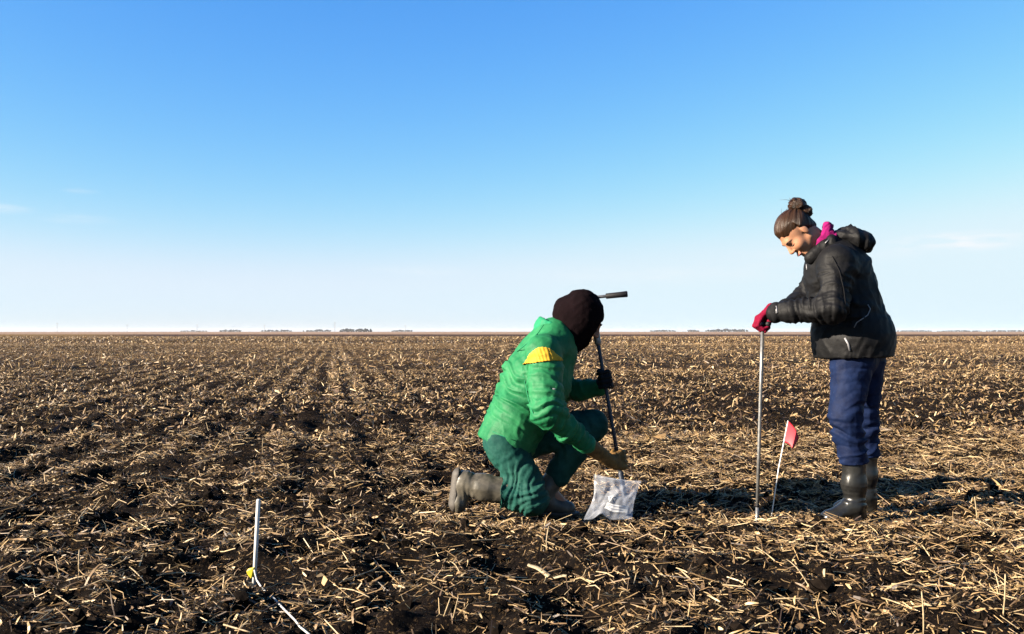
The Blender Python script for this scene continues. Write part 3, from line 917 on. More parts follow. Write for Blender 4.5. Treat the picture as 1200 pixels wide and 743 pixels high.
    for i in range(5):
        a0 = i * 1.257
        bpr.append(cap(bun_c + 0.027 * np.array([math.cos(a0), math.sin(a0), 0.5 * math.sin(2 * a0)]), bun_c + 0.029 * np.array([math.cos(a0 + 1.1), math.sin(a0 + 1.1), 0.6 * math.cos(a0)]), 0.017, 0.013, 0.006))
    bun = cloth("bun", sdf(bpr), 0.003, M["hair"], hair, lambda V: 0.004 * noise3(V * np.array([60, 60, 160]) + 3) + 0.006 * noise3(V * 45))
    co = np.empty(len(bun.data.vertices) * 3, np.float32); bun.data.vertices.foreach_get("co", co); co = co.reshape(-1, 3)
    bun.data.attributes.new("strand", 'FLOAT', 'POINT').data.foreach_set("value", (np.linalg.norm((co - bun_c) * np.array([1, 1, 1.6]), axis=1) * 26 + 0.8 * noise3(co * 22)).astype(np.float32))
    tube("loose_strand", [bun_c + np.array(p) for p in ((-0.02, -0.02, 0.01), (-0.040, -0.025, 0.014), (-0.046, -0.025, 0.028))], [0.003, 0.002, 0.0008], M["hair"], hair, 6)
    rs = np.random.default_rng(5)
    for i in range(9):
        st = bun_c + rs.normal(0, 0.022, 3) if i < 5 else W(0.03 - 0.02 * i + 0.06, rs.normal(0, 0.04), 0.118)
        dr = unit(rs.normal(0, 1, 3) + np.array([0.3, -0.2, 0.5]))
        cv = rs.normal(0, 0.02, 3)
        tube("loose_strand", [st + dr * 0.055 * t + cv * t * t for t in (0, 0.35, 0.7, 1.0)], [0.0012, 0.001, 0.0008, 0.0004], M["hair"], hair, 5)
    # scarf
    sc_ax = unit(W(-0.03, 0, -0.03) - neck)
    scf = sdf([ring(neck + sc_ax * 0.020, sc_ax, 0.070, 0.024, 0.034), ring(neck + sc_ax * 0.048 + np.array([0.012, 0, 0.006]), sc_ax + np.array([0.25, 0, 0]), 0.066, 0.018, 0.022),
               cap(P(969, 264, D - 0.03), P(961, 282, D - 0.066), 0.014, 0.014, 0.03), cap(P(969, 264, D - 0.03), P(972, 265, D + 0.05), 0.014, 0.018, 0.03)])
    cloth("scarf", scf, 0.004, M["pink"], root, folds([(neck - sc_ax * 0.05, neck + sc_ax * 0.1, 0.008, 0.024, 0.5, 0.6, 0.2)], 0.003, 20.0))
    # jacket
    jp = [cap(neck + np.array([0.012, 0, -0.03]), ch, 0.085, 0.155, 0.04, 1.25), cap(ch, wa, 0.160, 0.166, 0.05, 1.2), cap(wa, be, 0.166, 0.195, 0.05, 1.15),
          cap(be, be + np.array([0.004, 0, -0.09]), 0.195, 0.185, 0.03, 1.15),
          cap(ch + np.array([0, -0.1, 0.02]), sh_l, 0.09, 0.082, 0.05), cap(ch + np.array([0, 0.1, 0.02]), sh_r, 0.09, 0.082, 0.05)]
    arm_l = [cap(sh_l, el_l, 0.086, 0.072, 0.03), cap(el_l, wr_l, 0.070, 0.050, 0.03)]
    arm_r = [cap(sh_r, el_r, 0.084, 0.070, 0.03), cap(el_r, wr_r, 0.068, 0.048, 0.03)]
    hem = P(1000, 418.5, D)
    jf = sdf(jp + arm_l + arm_r, cuts=[(hem, (0.02, 0, -1))] )
    up = np.array([0, 0, 1.0])
    jfold = folds([(sh_l, el_l, 0.020, 0.055, 0.75, 0.55, 0.13), (el_l, wr_l, 0.017, 0.045, 0.40, 0.60, 0.11),
                   (sh_r, el_r, 0.012, 0.05, 0.8, 0.5, 0.12), (el_r, wr_r, 0.011, 0.04, 0.4, 0.5, 0.1),
                   (wa + up * 0.14, be, 0.010, 0.09, 0.45, 0.45, 0.3), (be + up * 0.05 + np.array([-0.2, 0, 0]), be + np.array([0.2, 0, -0.05]), 0.009, 0.08, 0.5, 0.5, 0.4)], 0.006, 7.0, 2.0)
    jacket = cloth("jacket", jf, 0.0058, M["black_jacket"], root, jfold, key="wj")
    hoodf = sdf([ell(P(997, 281, D), (0.098, 0.150, 0.060), np.array([[0.93, 0, -0.36], [0, 1, 0], [0.36, 0, 0.93]])), ell(P(1008, 285, D), (0.05, 0.13, 0.052), None, 0.03), cap(P(975, 284, D - 0.09), P(950, 303, D - 0.065), 0.034, 0.026, 0.03), cap(P(975, 284, D + 0.09), P(950, 303, D + 0.065), 0.034, 0.026, 0.03)])
    cloth("hood", hoodf, 0.0055, M["black_jacket"], jacket, folds([(P(960, 290, D), P(1015, 285, D), 0.016, 0.055, 0.6, 0.6, 0.3)], 0.009, 9.0, 4.0), key="wh")
    cloth("collar", sdf([ring(neck + np.array([-0.022, 0, -0.035]), unit(sc_ax + np.array([-0.1, 0, 0])), 0.088, 0.018, 0.040, sy=1.05)]), 0.005, M["black_jacket"], jacket, folds([], 0.005, 14))
    # trims laid on the cloth, plus one painted sheen strip
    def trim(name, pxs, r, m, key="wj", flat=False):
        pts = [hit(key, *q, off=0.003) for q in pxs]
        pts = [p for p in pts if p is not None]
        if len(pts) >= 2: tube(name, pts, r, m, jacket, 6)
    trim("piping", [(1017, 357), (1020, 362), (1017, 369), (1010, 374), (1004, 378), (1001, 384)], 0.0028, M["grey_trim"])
    trim("painted_sheen", [(990, 396), (994, 403), (996, 411)], 0.0055, M["grey_trim"])  # grey strip imitating the sheen on the lower jacket folds, no real zip
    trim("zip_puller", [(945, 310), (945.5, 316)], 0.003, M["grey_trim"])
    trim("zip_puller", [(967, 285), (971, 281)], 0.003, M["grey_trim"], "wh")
    trim("seam", [(975, 300), (984, 318), (989, 340), (991, 356)], 0.0022, M["black_trim"])
    cdir = unit(wr_l - el_l)
    cloth("cuff", sdf([ring(wr_l - cdir * 0.004, cdir, 0.040, 0.012, 0.020)]), 0.004, M["black_trim"], jacket)
    cloth("cuff", sdf([ring(wr_r - unit(wr_r - el_r) * 0.004, unit(wr_r - el_r), 0.038, 0.012, 0.020)]), 0.004, M["black_trim"], jacket)
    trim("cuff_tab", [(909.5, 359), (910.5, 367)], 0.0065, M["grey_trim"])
    # trousers
    tr = [cap(hip_l + np.array([0, 0, 0.02]), kn_l, 0.100, 0.080, 0.03), cap(kn_l, P(1000, 541, 4.60), 0.080, 0.072, 0.02), cap(hip_r + np.array([0, 0, 0.02]), kn_r, 0.100, 0.078, 0.03), cap(kn_r, P(1014, 538, 4.85), 0.078, 0.070, 0.02),
          cap(hip_l + np.array([0, 0, 0.04]), hip_r + np.array([0, 0, 0.04]), 0.10, 0.10, 0.03)]
    bot_l, bot_r = P(1000, 543.5, 4.60), P(1014, 538, 4.85)
    tf = sdf(tr, cuts=[(bot_l, (0.03, 0, -1))])
    tfold = folds([(hip_l, bot_l, 0.024, 0.058, 0.72, 0.33, 0.11), (hip_r, bot_r, 0.022, 0.058, 0.72, 0.33, 0.11), (hip_l, kn_l, 0.010, 0.09, 0.2, 0.3, 0.13)], 0.006, 8.0, 6.0)
    cloth("trousers", tf, 0.0056, M["blue_trousers"], root, tfold)
    # boots
    for a_, top, dd in ((an_l, P(1000.5, 528, 4.60), 4.60), (an_r, P(1015, 524, 4.85), 4.85)):
        gz = 0.0
        toe = np.array([a_[0] - 0.118, a_[1] - 0.012, gz + 0.040]); heel = np.array([a_[0] + 0.020, a_[1], gz + 0.042])
        b_ = [cap(top, np.array([a_[0], a_[1], 0.20]), 0.059, 0.057, 0.02), cap(np.array([a_[0], a_[1], 0.20]), np.array([a_[0] + 0.004, a_[1], 0.10]), 0.057, 0.046, 0.03),
              cap(np.array([a_[0] + 0.004, a_[1], 0.10]), heel, 0.046, 0.042, 0.03), cap(np.array([a_[0] - 0.02, a_[1], 0.085]), toe, 0.048, 0.036, 0.03), ell(toe, (0.055, 0.046, 0.034), None, 0.02)]
        bf = sdf(b_, cuts=[((0, 0, gz + 0.012), (0, 0, -1)), (top, (0, 0, 1))])
        bt = cloth("boot", bf, 0.0045, M["rubber"], root, folds([(np.array([a_[0], a_[1], 0.25]), np.array([a_[0], a_[1], 0.05]), 0.008, 0.05, 0.6, 0.3, 0.08)], 0.002, 10))
        sl = sdf([cap(heel + np.array([0, 0, -0.034]), heel + np.array([-0.06, 0, -0.034]), 0.044, 0.040, 0.01), cap(heel + np.array([-0.06, 0, -0.034]), toe + np.array([-0.01, 0, -0.032]), 0.040, 0.050, 0.02)],
                 cuts=[((0, 0, gz + 0.020), (0, 0, 1)), ((0, 0, gz - 0.015), (0, 0, -1))])
        cloth("sole", sl, 0.005, M["sole"], bt)
    # gloves
    for pr, hw, w_ in ((hl, hwl, wr_l), (hr, hwr, wr_r)):
        pr = pr + [cap(hw, w_, 0.028, 0.034, 0.015)]
        gv = cloth("glove", sdf(pr), 0.0028, M["red_glove"], root, folds([], 0.0015, 40))
    return GL, GR
GL, GR = woman()

# rod she leans on
def push_probe():
    top = (GL + GR) / 2
    bot = P(886.5, 611, 4.70) + np.array([0, 0, -0.06])
    root = empty("push_probe", P(886.5, 611, 4.70))
    tag(root, "long bright metal probe rod standing upright under red gloved hands", "probe rod")
    d = bot - top
    tube("shaft", [top + d * t for t in (0.0, 0.3, 0.6, 0.86)], 0.0088, M["steel"], root, 14)
    tube("coupling", [top + d * 0.86, top + d * 0.875], 0.0100, M["grip"], root, 14)
    tube("tip", [top + d * 0.875, top + d * 0.97, top + d], [0.0088, 0.0088, 0.006], M["steel"], root, 14)
    tube("cross_handle", [top + np.array([0, -0.115, 0.0]), top + np.array([0, 0.115, 0])], 0.0120, M["grip"], root, 14)
push_probe()

# ================================================================== the kneeling person
def man():
    D = 4.78
    root = empty("person", P(620, 604, 4.70))
    tag(root, "kneeling person in green jacket and dark hood, working a soil probe", "person", "people sampling soil")
    sh_n, el_n, wr_n = P(637, 414, 4.56), P(641, 482, 4.44), P(686, 519.5, 4.56)
    sh_f, el_f, wr_f = P(655, 414, 4.99), P(654, 460, 5.06), P(702, 454, 4.93)
    hip_n, kn_n, an_n = P(593, 521, 4.70), P(622, 583, 4.62), P(550, 571, 4.64)
    hip_f, kn_f, an_f = P(602, 521, 4.86), P(694, 499, 4.86), P(641, 572, 4.84)
    neck = P(655, 391, D)
    t1, t2, t3, t4 = P(646, 408, D), P(629, 444, D), P(610, 485, D), P(597, 512, D)
    hc = P(683, 374, D)
    fr = head_frame(math.radians(34), 1, 0.0)
    hp, hs, W = head_prims(hc, fr, 1.02)
    # the probe he works: one straight line
    top, bot = P(691.5, 349, 4.86), P(736, 604, 4.72)
    ax = unit(bot - top)
    on = lambda py: top + (bot - top) * ((py - 349) / (604 - 349))
    GN, GF = on(541), on(447)
    wn_ = unit(wr_n - GN); wf_ = unit(wr_f - GF)
    back_n = np.array([0.1, -1, 0.15]); back_f = np.array([0, 1.0, 0.1])
    hn, hwn = hand_prims(GN, -ax, wn_, back_n, 1, 0.012, 0.0112, 1.12)
    hf, hwf = hand_prims(GF, -ax, wf_, back_f, 1, 0.012, 0.0108, 1.10)
    hn_i, _ = hand_prims(GN, -ax, wn_, back_n, 1, 0.012, 0.0065, 1.08, pm=0.62)
    hf_i, _ = hand_prims(GF, -ax, wf_, back_f, 1, 0.012, 0.0065, 1.06, pm=0.62)
    bp = hp + [cap(W(-0.03, 0, -0.05), neck, 0.058, 0.062, 0.02), cap(neck, t1, 0.065, 0.10, 0.03, 1.3), cap(t1, t2, 0.105, 0.115, 0.04, 1.35), cap(t2, t3, 0.115, 0.11, 0.04, 1.35), cap(t3, t4, 0.11, 0.11, 0.04, 1.35)]
    for s_, e_, w_, hw in ((sh_n, el_n, wr_n, hwn), (sh_f, el_f, wr_f, hwf)):
        bp += [cap(t1, s_, 0.065, 0.058, 0.03), cap(s_, e_, 0.058, 0.045, 0.03), cap(e_, w_, 0.045, 0.030, 0.02), cap(w_, hw, 0.026, 0.016, 0.01)]
    for h_, k_, a_ in ((hip_n, kn_n, an_n), (hip_f, kn_f, an_f)):
        bp += [cap(h_, k_, 0.085, 0.055, 0.03), cap(k_, a_, 0.052, 0.038, 0.03)]
    bp += [cap(an_n, P(535, 586, 4.64), 0.034, 0.024, 0.02), cap(an_f, P(664, 594, 4.84), 0.034, 0.024, 0.02)] + hn_i + hf_i
    body = cloth("body", sdf(bp, subs=hs), 0.0085, M["skin"], root)
    for g in (-1, 1):
        tube("eyebrow", [W(0.0945, g * 0.014, 0.022), W(0.0925, g * 0.032, 0.028), W(0.080, g * 0.050, 0.022)], [0.002, 0.004, 0.002], M["hair"], body, 8)
        tube("eyelash", [W(0.083, g * 0.018, -0.011), W(0.0875, g * 0.032, -0.014), W(0.079, g * 0.047, -0.010)], [0.002, 0.004, 0.002], M["dark_line"], body, 8)
    # jacket
    jp = [cap(neck + np.array([-0.02, 0, -0.02]), t1, 0.10, 0.128, 0.04, 1.3), cap(t1, t2, 0.135, 0.172, 0.05, 1.22), cap(t2, t3, 0.172, 0.158, 0.05, 1.22), cap(t3, t4, 0.156, 0.149, 0.04, 1.25), cap(t4, t4 + (t4 - t3), 0.149, 0.147, 0.03, 1.25),
          cap(t1 + np.array([0, -0.1, 0]), sh_n, 0.09, 0.085, 0.05), cap(t1 + np.array([0, 0.1, 0]), sh_f, 0.09, 0.085, 0.05),
          cap(sh_n, el_n, 0.090, 0.080, 0.025), cap(el_n, wr_n, 0.078, 0.048, 0.03), cap(sh_f, el_f, 0.085, 0.068, 0.025), cap(el_f, wr_f, 0.064, 0.046, 0.03)]
    hem = P(588, 520, D)
    hn_v = unit(P(572, 561, D) - P(588, 520, D))
    # seams are laid on after the cloth; the hem plane cuts the trunk only, not the sleeves
    trunk = sdf(jp[:5], cuts=[(hem, hn_v)])
    rest = sdf(jp[5:])
    def jf(p):
        d, e = trunk(p), rest(p)
        h = np.clip(0.5 + 0.5 * (d - e) / 0.028, 0, 1)
        d = d * (1 - h) + e * h - 0.028 * h * (1 - h)
        return d
    jf.lo = np.minimum(trunk.lo, rest.lo); jf.hi = np.maximum(trunk.hi, rest.hi)
    jfold = folds([(sh_n, el_n, 0.013, 0.060, 0.40, 0.4, 0.13), (sh_n, el_n, 0.020, 0.045, 0.95, 0.25, 0.12), (el_n, wr_n, 0.028, 0.044, 0.50, 0.45, 0.11),
                   (sh_f, el_f, 0.012, 0.05, 0.8, 0.5, 0.12), (el_f, wr_f, 0.012, 0.04, 0.4, 0.5, 0.1),
                   (t2 + np.array([0.06, 0, 0.10]), t4 + np.array([-0.06, 0, 0]), 0.024, 0.058, 0.50, 0.33, 0.28)], 0.006, 8.0, 1.0)
    jacket = cloth("jacket", jf, 0.0056, M["green_jacket"], root, jfold, key="mj")
    # shoulder stripe: a band of the sleeve head, quilted, a little proud of the cloth
    def band(p):
        p = np.asarray(p)
        mid = P(638, 407, 4.5)
        d = jf(p) - 0.0080
        xr = p[:, 0] - mid[0]
        z_top = mid[2] - 7.5 * xr * xr
        z_low = P(638, 423, 4.5)[2] - 1.0 * xr * xr + 0.10 * xr
        d = np.maximum(d, p[:, 2] - z_top)
        d = np.maximum(d, z_low - p[:, 2])
        d = np.maximum(d, p[:, 1] - (mid[1] + 0.13))
        return np.maximum(d, -(jf(p) + 0.02))
    lo_b, hi_b = P(633, 416, 4.5) - np.array([0.16, 0.16, 0.12]), P(633, 416, 4.5) + np.array([0.16, 0.2, 0.12])
    stripe = cloth("shoulder_stripe", band, 0.003, M["yellow"], jacket, lambda V: jfold(V) + 0.0008 * np.sin((V[:, 0] + 0.3 * V[:, 2]) * 2 * math.pi / 0.017), lo_b, hi_b)
    cd = unit(wr_n - el_n)
    cloth("cuff", sdf([ring(wr_n + cd * 0.010, cd, 0.040, 0.011, 0.020)]), 0.004, M["green_trim"], jacket, folds([], 0.003, 20))
    for pxs in ([(612, 433), (615, 447), (618, 462), (622, 478), (628, 492)], [(568, 500), (578, 506), (592, 512), (605, 517)], [(637, 381), (630, 391), (618, 402), (606, 412)]):
        pts = [hit("mj", *q, off=0.0005) for q in pxs]
        pts = [p_ for p_ in pts if p_ is not None]
        if len(pts) > 1: tube("seam", pts, 0.0024, M["green_trim"], jacket, 6)
    nax = unit(np.array([0.42, 0, 0.9]))
    cloth("collar", sdf([ring(P(650, 389, D), nax, 0.098, 0.012, 0.040, sy=1.05)]), 0.0045, M["green_trim"], jacket, folds([], 0.005, 14))
    cloth("emblem", sdf([ell(hit("mj", 649, 456), (0.010, 0.003, 0.005))]), 0.002, M["grey_trim"], jacket)
    # hood
    Rm = np.stack(fr)
    hoodp = [ell(P(679, 370, D), (0.122, 0.115, 0.130), Rm), ell(P(684, 361, D), (0.10, 0.10, 0.09), None, 0.03), ell(P(660, 365, D), (0.045, 0.08, 0.06), None, 0.04),
             cap(P(672, 385, D), P(654, 402, D), 0.098, 0.092, 0.04), cap(P(688, 389, D), P(664, 400, D), 0.050, 0.070, 0.04), ell(P(681, 343, D), (0.05, 0.06, 0.018), None, 0.02)]
    opening = [ell(W(0.125, 0, -0.012), (0.062, 0.060, 0.080), Rm, 0.015)]
    cloth("hood", sdf(hoodp, subs=opening), 0.005, M["hoodie"], root, folds([(P(655, 360, D), P(690, 400, D), 0.004, 0.08, 0.5, 0.6, 0.25)], 0.006, 9.0, 8.0))
    # trousers
    calf_end = P(587, 578, 4.63)
    tr = [cap(hip_n, kn_n, 0.106, 0.088, 0.04), cap(kn_n, calf_end, 0.086, 0.078, 0.03), cap(hip_f + np.array([0, 0, 0.03]), kn_f, 0.115, 0.080, 0.04), cap(kn_f, P(654, 556, 4.845), 0.080, 0.066, 0.03),
          cap(hip_n + np.array([0, 0, 0.0]), hip_f + np.array([0, 0, 0.0]), 0.115, 0.115, 0.04)]
    calf = sdf([tr[1]], cuts=[(P(586, 578, 4.63), unit(an_n - kn_n) * np.array([1, 0, 0.4]))])
    up_tr = sdf([tr[i] for i in (0, 2, 3, 4)])
    def tf(p):
        d, e = up_tr(p), calf(p)
        h = np.clip(0.5 + 0.5 * (d - e) / 0.03, 0, 1)
        d = d * (1 - h) + e * h - 0.03 * h * (1 - h)
        return np.maximum(d, 0.012 - np.asarray(p)[:, 2])
    tf.lo = np.minimum(up_tr.lo, calf.lo); tf.hi = np.maximum(up_tr.hi, calf.hi)
    tfold = folds([(hip_n, kn_n, 0.020, 0.06, 0.80, 0.45, 0.13), (kn_n, calf_end, 0.022, 0.042, 0.6, 0.6, 0.12), (hip_f, kn_f, 0.012, 0.06, 0.8, 0.4, 0.13)], 0.007, 9.0, 5.0)
    cloth("trousers", tf, 0.006, M["teal_trousers"], root, tfold)
    # boots
    ny = 4.64
    b1 = sdf([cap(P(596, 576, ny), P(566, 571, ny), 0.066, 0.064, 0.02), cap(P(566, 571, ny), P(545, 567, ny), 0.064, 0.050, 0.03), cap(P(544, 562, ny), P(538, 588, ny), 0.046, 0.042, 0.03), ell(P(538, 590, ny), (0.034, 0.047, 0.05), None, 0.02)], cuts=[((0, 0, 0.004), (0, 0, -1))])
    bt = cloth("boot", b1, 0.0048, M["grey_boot"], root, folds([(P(590, 575, ny), P(540, 568, ny), 0.006, 0.040, 0.75, 0.25, 0.08)], 0.002, 12))
    cloth("sole", sdf([cap(P(539, 557, ny), P(535.5, 590, ny), 0.040, 0.043, 0.02)], cuts=[(P(536.5, 570, ny), (1, 0, -0.12)), ((0, 0, 0.0), (0, 0, -1))]), 0.004, M["sole"], bt)
    a_ = an_f
    b2 = sdf([cap(P(655, 553, 4.845), a_, 0.060, 0.048, 0.02), cap(a_, P(638, 592, 4.84), 0.048, 0.042, 0.03), cap(P(640, 588, 4.84), P(666, 596, 4.84), 0.045, 0.038, 0.03)], cuts=[((0, 0, 0.008), (0, 0, -1))])
    bt = cloth("boot", b2, 0.005, M["grey_boot"], root)
    cloth("sole", sdf([cap(P(636, 598, 4.84), P(668, 599, 4.84), 0.042, 0.048, 0.02)], cuts=[((0, 0, 0.02), (0, 0, 1)), ((0, 0, -0.01), (0, 0, -1))]), 0.005, M["sole"], bt)
    # gloves
    gv = cloth("glove", sdf(hn + [cap(hwn, wr_n, 0.032, 0.042, 0.015)]), 0.0036, M["leather"], root, folds([], 0.002, 35))
    tag(gv, "tan leather work glove")
    gv = cloth("glove", sdf(hf + [cap(hwf, wr_f, 0.030, 0.040, 0.015)]), 0.003, M["black_glove"], root, folds([], 0.002, 35))
    tag(gv, "black knitted glove")
    return top, bot
PT, PB = man()

def auger_probe():
    root = empty("soil_probe", PB)
    tag(root, "dark steel soil probe with black T handle held by the kneeling person", "soil probe")
    d = PB - PT
    tube("shaft", [PT + d * t for t in (0, 0.3, 0.6, 0.80)], 0.0095, M["dull_steel"], root, 14)
    tube("sampling_tube", [PT + d * 0.80, PT + d * 0.815, PT + d * 1.0, PT + d * 1.08], [0.0095, 0.014, 0.014, 0.012], M["dull_steel"], root, 14)
    tube("coupling", [PT + d * 0.150, PT + d * 0.16, PT + d * 0.215, PT + d * 0.225], [0.0105, 0.0180, 0.0180, 0.0105], M["steel"], root, 14)
    h = P(735.5, 344.5, 4.83) - PT
    tube("cross_bar", [PT - h * 0.5, PT + h * 0.95], 0.0085, M["steel"], root, 12)
    for a, b in ((0.42, 1.0), (-0.25, -0.56)):
        tube("handle_grip", [PT + h * a, PT + h * (a * 1.03), PT + h * (b * 0.8), PT + h * (b * 0.98), PT + h * b], [0.012, 0.0145, 0.0150, 0.0165, 0.013], M["grip"], root, 14)
auger_probe()

# ================================================================== sample bag
def sample_bag():
    TL, TR = P(696, 555.5, 4.66), P(752, 563.5, 4.67)
    BL, BR = P(684, 609, 4.56), P(741, 608.5, 4.58)
    root = empty("sample_bag", (BL + BR) / 2)
    tag(root, "clear plastic sample bag with white label standing on the soil", "plastic bag")
    nu, nv = 34, 28
    nrm = unit(np.cross(TR - TL, BL - TL)); nrm = nrm if nrm[1] < 0 else -nrm
    def pt(u, v, sgn, extra=0.0, crease=1.0):
        a = TL + (TR - TL) * u; b = BL + (BR - BL) * u
        p = a + (b - a) * v
        p = p + (np.array([-0.028, 0, 0]) * (1 - 2 * u) * -1) * math.sin(math.pi * v) * 0.10
        p[0] += 0.020 * (1 - u) * math.sin(math.pi * v) ** 1.5 - 0.008 * u * math.sin(math.pi * v)
        p[2] += 0.030 * math.exp(-((u - 0.36) / 0.12) ** 2) * v ** 3 - 0.008 * math.sin(math.pi * u) * (1 - v) ** 4
        bulge = 0.028 * (math.sin(math.pi * u) ** 0.7) * (math.sin(math.pi * min(1, v * 0.9 + 0.04)) ** 0.8)
        w = 0.016 * noise3(np.array([[u * 4 + v * 2, v * 3.5, sgn * 2.0 + 7]]))[0] * (math.sin(math.pi * u) ** 0.5) + 0.016 * (0.4 - abs(noise3(np.array([[u * 6 + v * 3, v * 5 - u * 4, sgn + 3.0]]))[0]) ** 0.5)
        return p + nrm * (sgn * bulge + crease * w * (math.sin(math.pi * v) ** 0.4 if v < 1 else 0) + extra)
    vs, q = [], []
    for sgn in (1, -1):
        o_ = len(vs)
        for j in range(nv + 1):
            for i in range(nu + 1):
                vs.append(pt(i / nu, j / nv, sgn, sgn * 0.0006))
        for j in range(nv):
            for i in range(nu):
                a = o_ + j * (nu + 1) + i
                q.append((a, a + 1, a + nu + 2, a + nu + 1))
    link("film", mesh_np("film", np.array(vs), np.array(q)), M["film"], root)
    sl = []
    for j in range(2):
        sl.append([pt(i / 20, 0.035 + 0.03 * j, 1, 0.0035) for i in range(21)])
    v = np.array(sl).reshape(-1, 3); f = np.array([(i, i + 1, 22 + i, 21 + i) for i in range(20)])
    link("zip_seal", mesh_np("zip_seal", v, f), M["film"], root)
    def patch(name, u0, u1, v0, v1, m, off, par, nn=10):
        v = np.array([[pt(u0 + (u1 - u0) * i / nn, v0 + (v1 - v0) * j / nn, 1, off, 0.25) for i in range(nn + 1)] for j in range(nn + 1)]).reshape(-1, 3)
        f = np.array([(j * (nn + 1) + i, j * (nn + 1) + i + 1, (j + 1) * (nn + 1) + i + 1, (j + 1) * (nn + 1) + i) for i in range(nn) for j in range(nn)])
        return link(name, mesh_np(name, v, f), m, par)
    lab = patch("label", 0.36, 0.86, 0.70, 0.86, M["label_white"], 0.013, root, 26)
    for u0, u1, v0 in ((0.46, 0.60, 0.735), (0.63, 0.80, 0.745), (0.44, 0.72, 0.80)):
        patch("printed_line", u0, u1, v0, v0 + 0.014, M["label_ink"], 0.0145, lab, 4)
    # triangular mark printed above the label
    tri = [(0.32, 0.52), (0.45, 0.50), (0.40, 0.68)]
    cx = np.mean(tri, 0)
    inn = [tuple(cx + (np.array(t) - cx) * 0.48) for t in tri]
    v = np.array([pt(a, b, 1, 0.013, 0.25) for a, b in tri + inn])
    link("triangle_mark", mesh_np("triangle_mark", v, np.array([(0, 1, 4, 3), (1, 2, 5, 4), (2, 0, 3, 5)])), M["label_white"], root)
sample_bag()

# ================================================================== flag, stake, cord
def marker_flag():
    base = P(904, 605, 4.80); base[2] = 0.0
    top = P(923.5, 493, 4.80)
    root = empty("marker_flag", base)
    tag(root, "small red vinyl flag on a thin wire between rod and boots", "flag")
    d = top - base
    tube("wire_stem", [base - d * 0.1, base, base + d * 0.5 + np.array([-0.006, 0, 0]), top], 0.0032, M["wire"], root, 8)
    A, B = top, base + d * 0.775
    C_, E_ = P(936.5, 513, 4.765), P(929, 527, 4.765)
    nu = 14
    vs = []
    for j in range(nu + 1):
        for i in range(nu + 1):
            u, v = i / nu, j / nu
            p = (A * (1 - v) + B * v) * (1 - u) + (C_ * (1 - v) + E_ * v) * u
            p = p + np.array([0.004 * math.sin(math.pi * u), 0.0, 0.008 * math.sin(math.pi * u)])
            vs.append(p)
    f = np.array([(j * (nu + 1) + i, j * (nu + 1) + i + 1, (j + 1) * (nu + 1) + i + 1, (j + 1) * (nu + 1) + i) for i in range(nu) for j in range(nu)])
    o = link("flag_sheet", mesh_np("flag_sheet", np.array(vs), f), M["red_flag"], root)
    m = o.modifiers.new("thickness", 'SOLIDIFY'); m.thickness = 0.0008
marker_flag()

def stake():
    b = G(297.5, 690, 0.0)
    t = P(303, 585, b[1])
    root = empty("marker_stake", b)
    tag(root, "white plastic marker stake pushed upright into dark soil", "stake")
    d = t - b
    tube("shaft", [b - d * 0.15, b + d * 0.5, b + d * 0.985, t], [0.0075, 0.0078, 0.0078, 0.006], M["white_pole"], root, 14)
    tp = P(294, 671, b[1] - 0.012)
    v = np.array([tp + np.array(p) for p in ((-0.010, 0, 0.014), (0.010, -0.004, 0.018), (0.014, 0, -0.004), (0.002, -0.006, -0.020), (-0.012, 0.003, -0.010), (-0.016, -0.004, 0.004))])
    v = np.concatenate([v, v + np.array([0.003, 0.008, 0.001])])
    f = [np.array([(0, 1, 2, 3, 4, 5), (11, 10, 9, 8, 7, 6)]), np.array([(i, (i + 1) % 6, 6 + (i + 1) % 6, 6 + i) for i in range(6)])]
    o = link("flagging_tape", mesh_np("flagging_tape", v, f, False), M["yellow_tape"], root)
    # cord
    px = [(298, 668), (301, 680), (307, 689), (314, 696), (322, 702), (327, 708), (338, 719), (346, 727), (352, 735), (362, 743), (372, 752), (392, 766)]
    pts = []
    for i, q in enumerate(px):
        p = G(*q, 0.02)
        p[2] = max(height(np.array([p[0]]), np.array([p[1]]))[0], 0) + 0.026 + (0.05 if i == 0 else 0.015 if i < 3 else 0) + 0.004 * (i % 2)
        p = P(q[0], q[1], G(*q, p[2])[1])
        pts.append(p)
    fine = []
    for i in range(len(pts) - 1):
        for k in range(4):
            fine.append(pts[i] + (pts[i + 1] - pts[i]) * k / 4)
    fine.append(pts[-1])
    c = tube("cord", fine, 0.0033, M["white_cord"], None, 8)
    tag(c, "thin white cord trailing over the soil from the white stake", "cord")
stake()

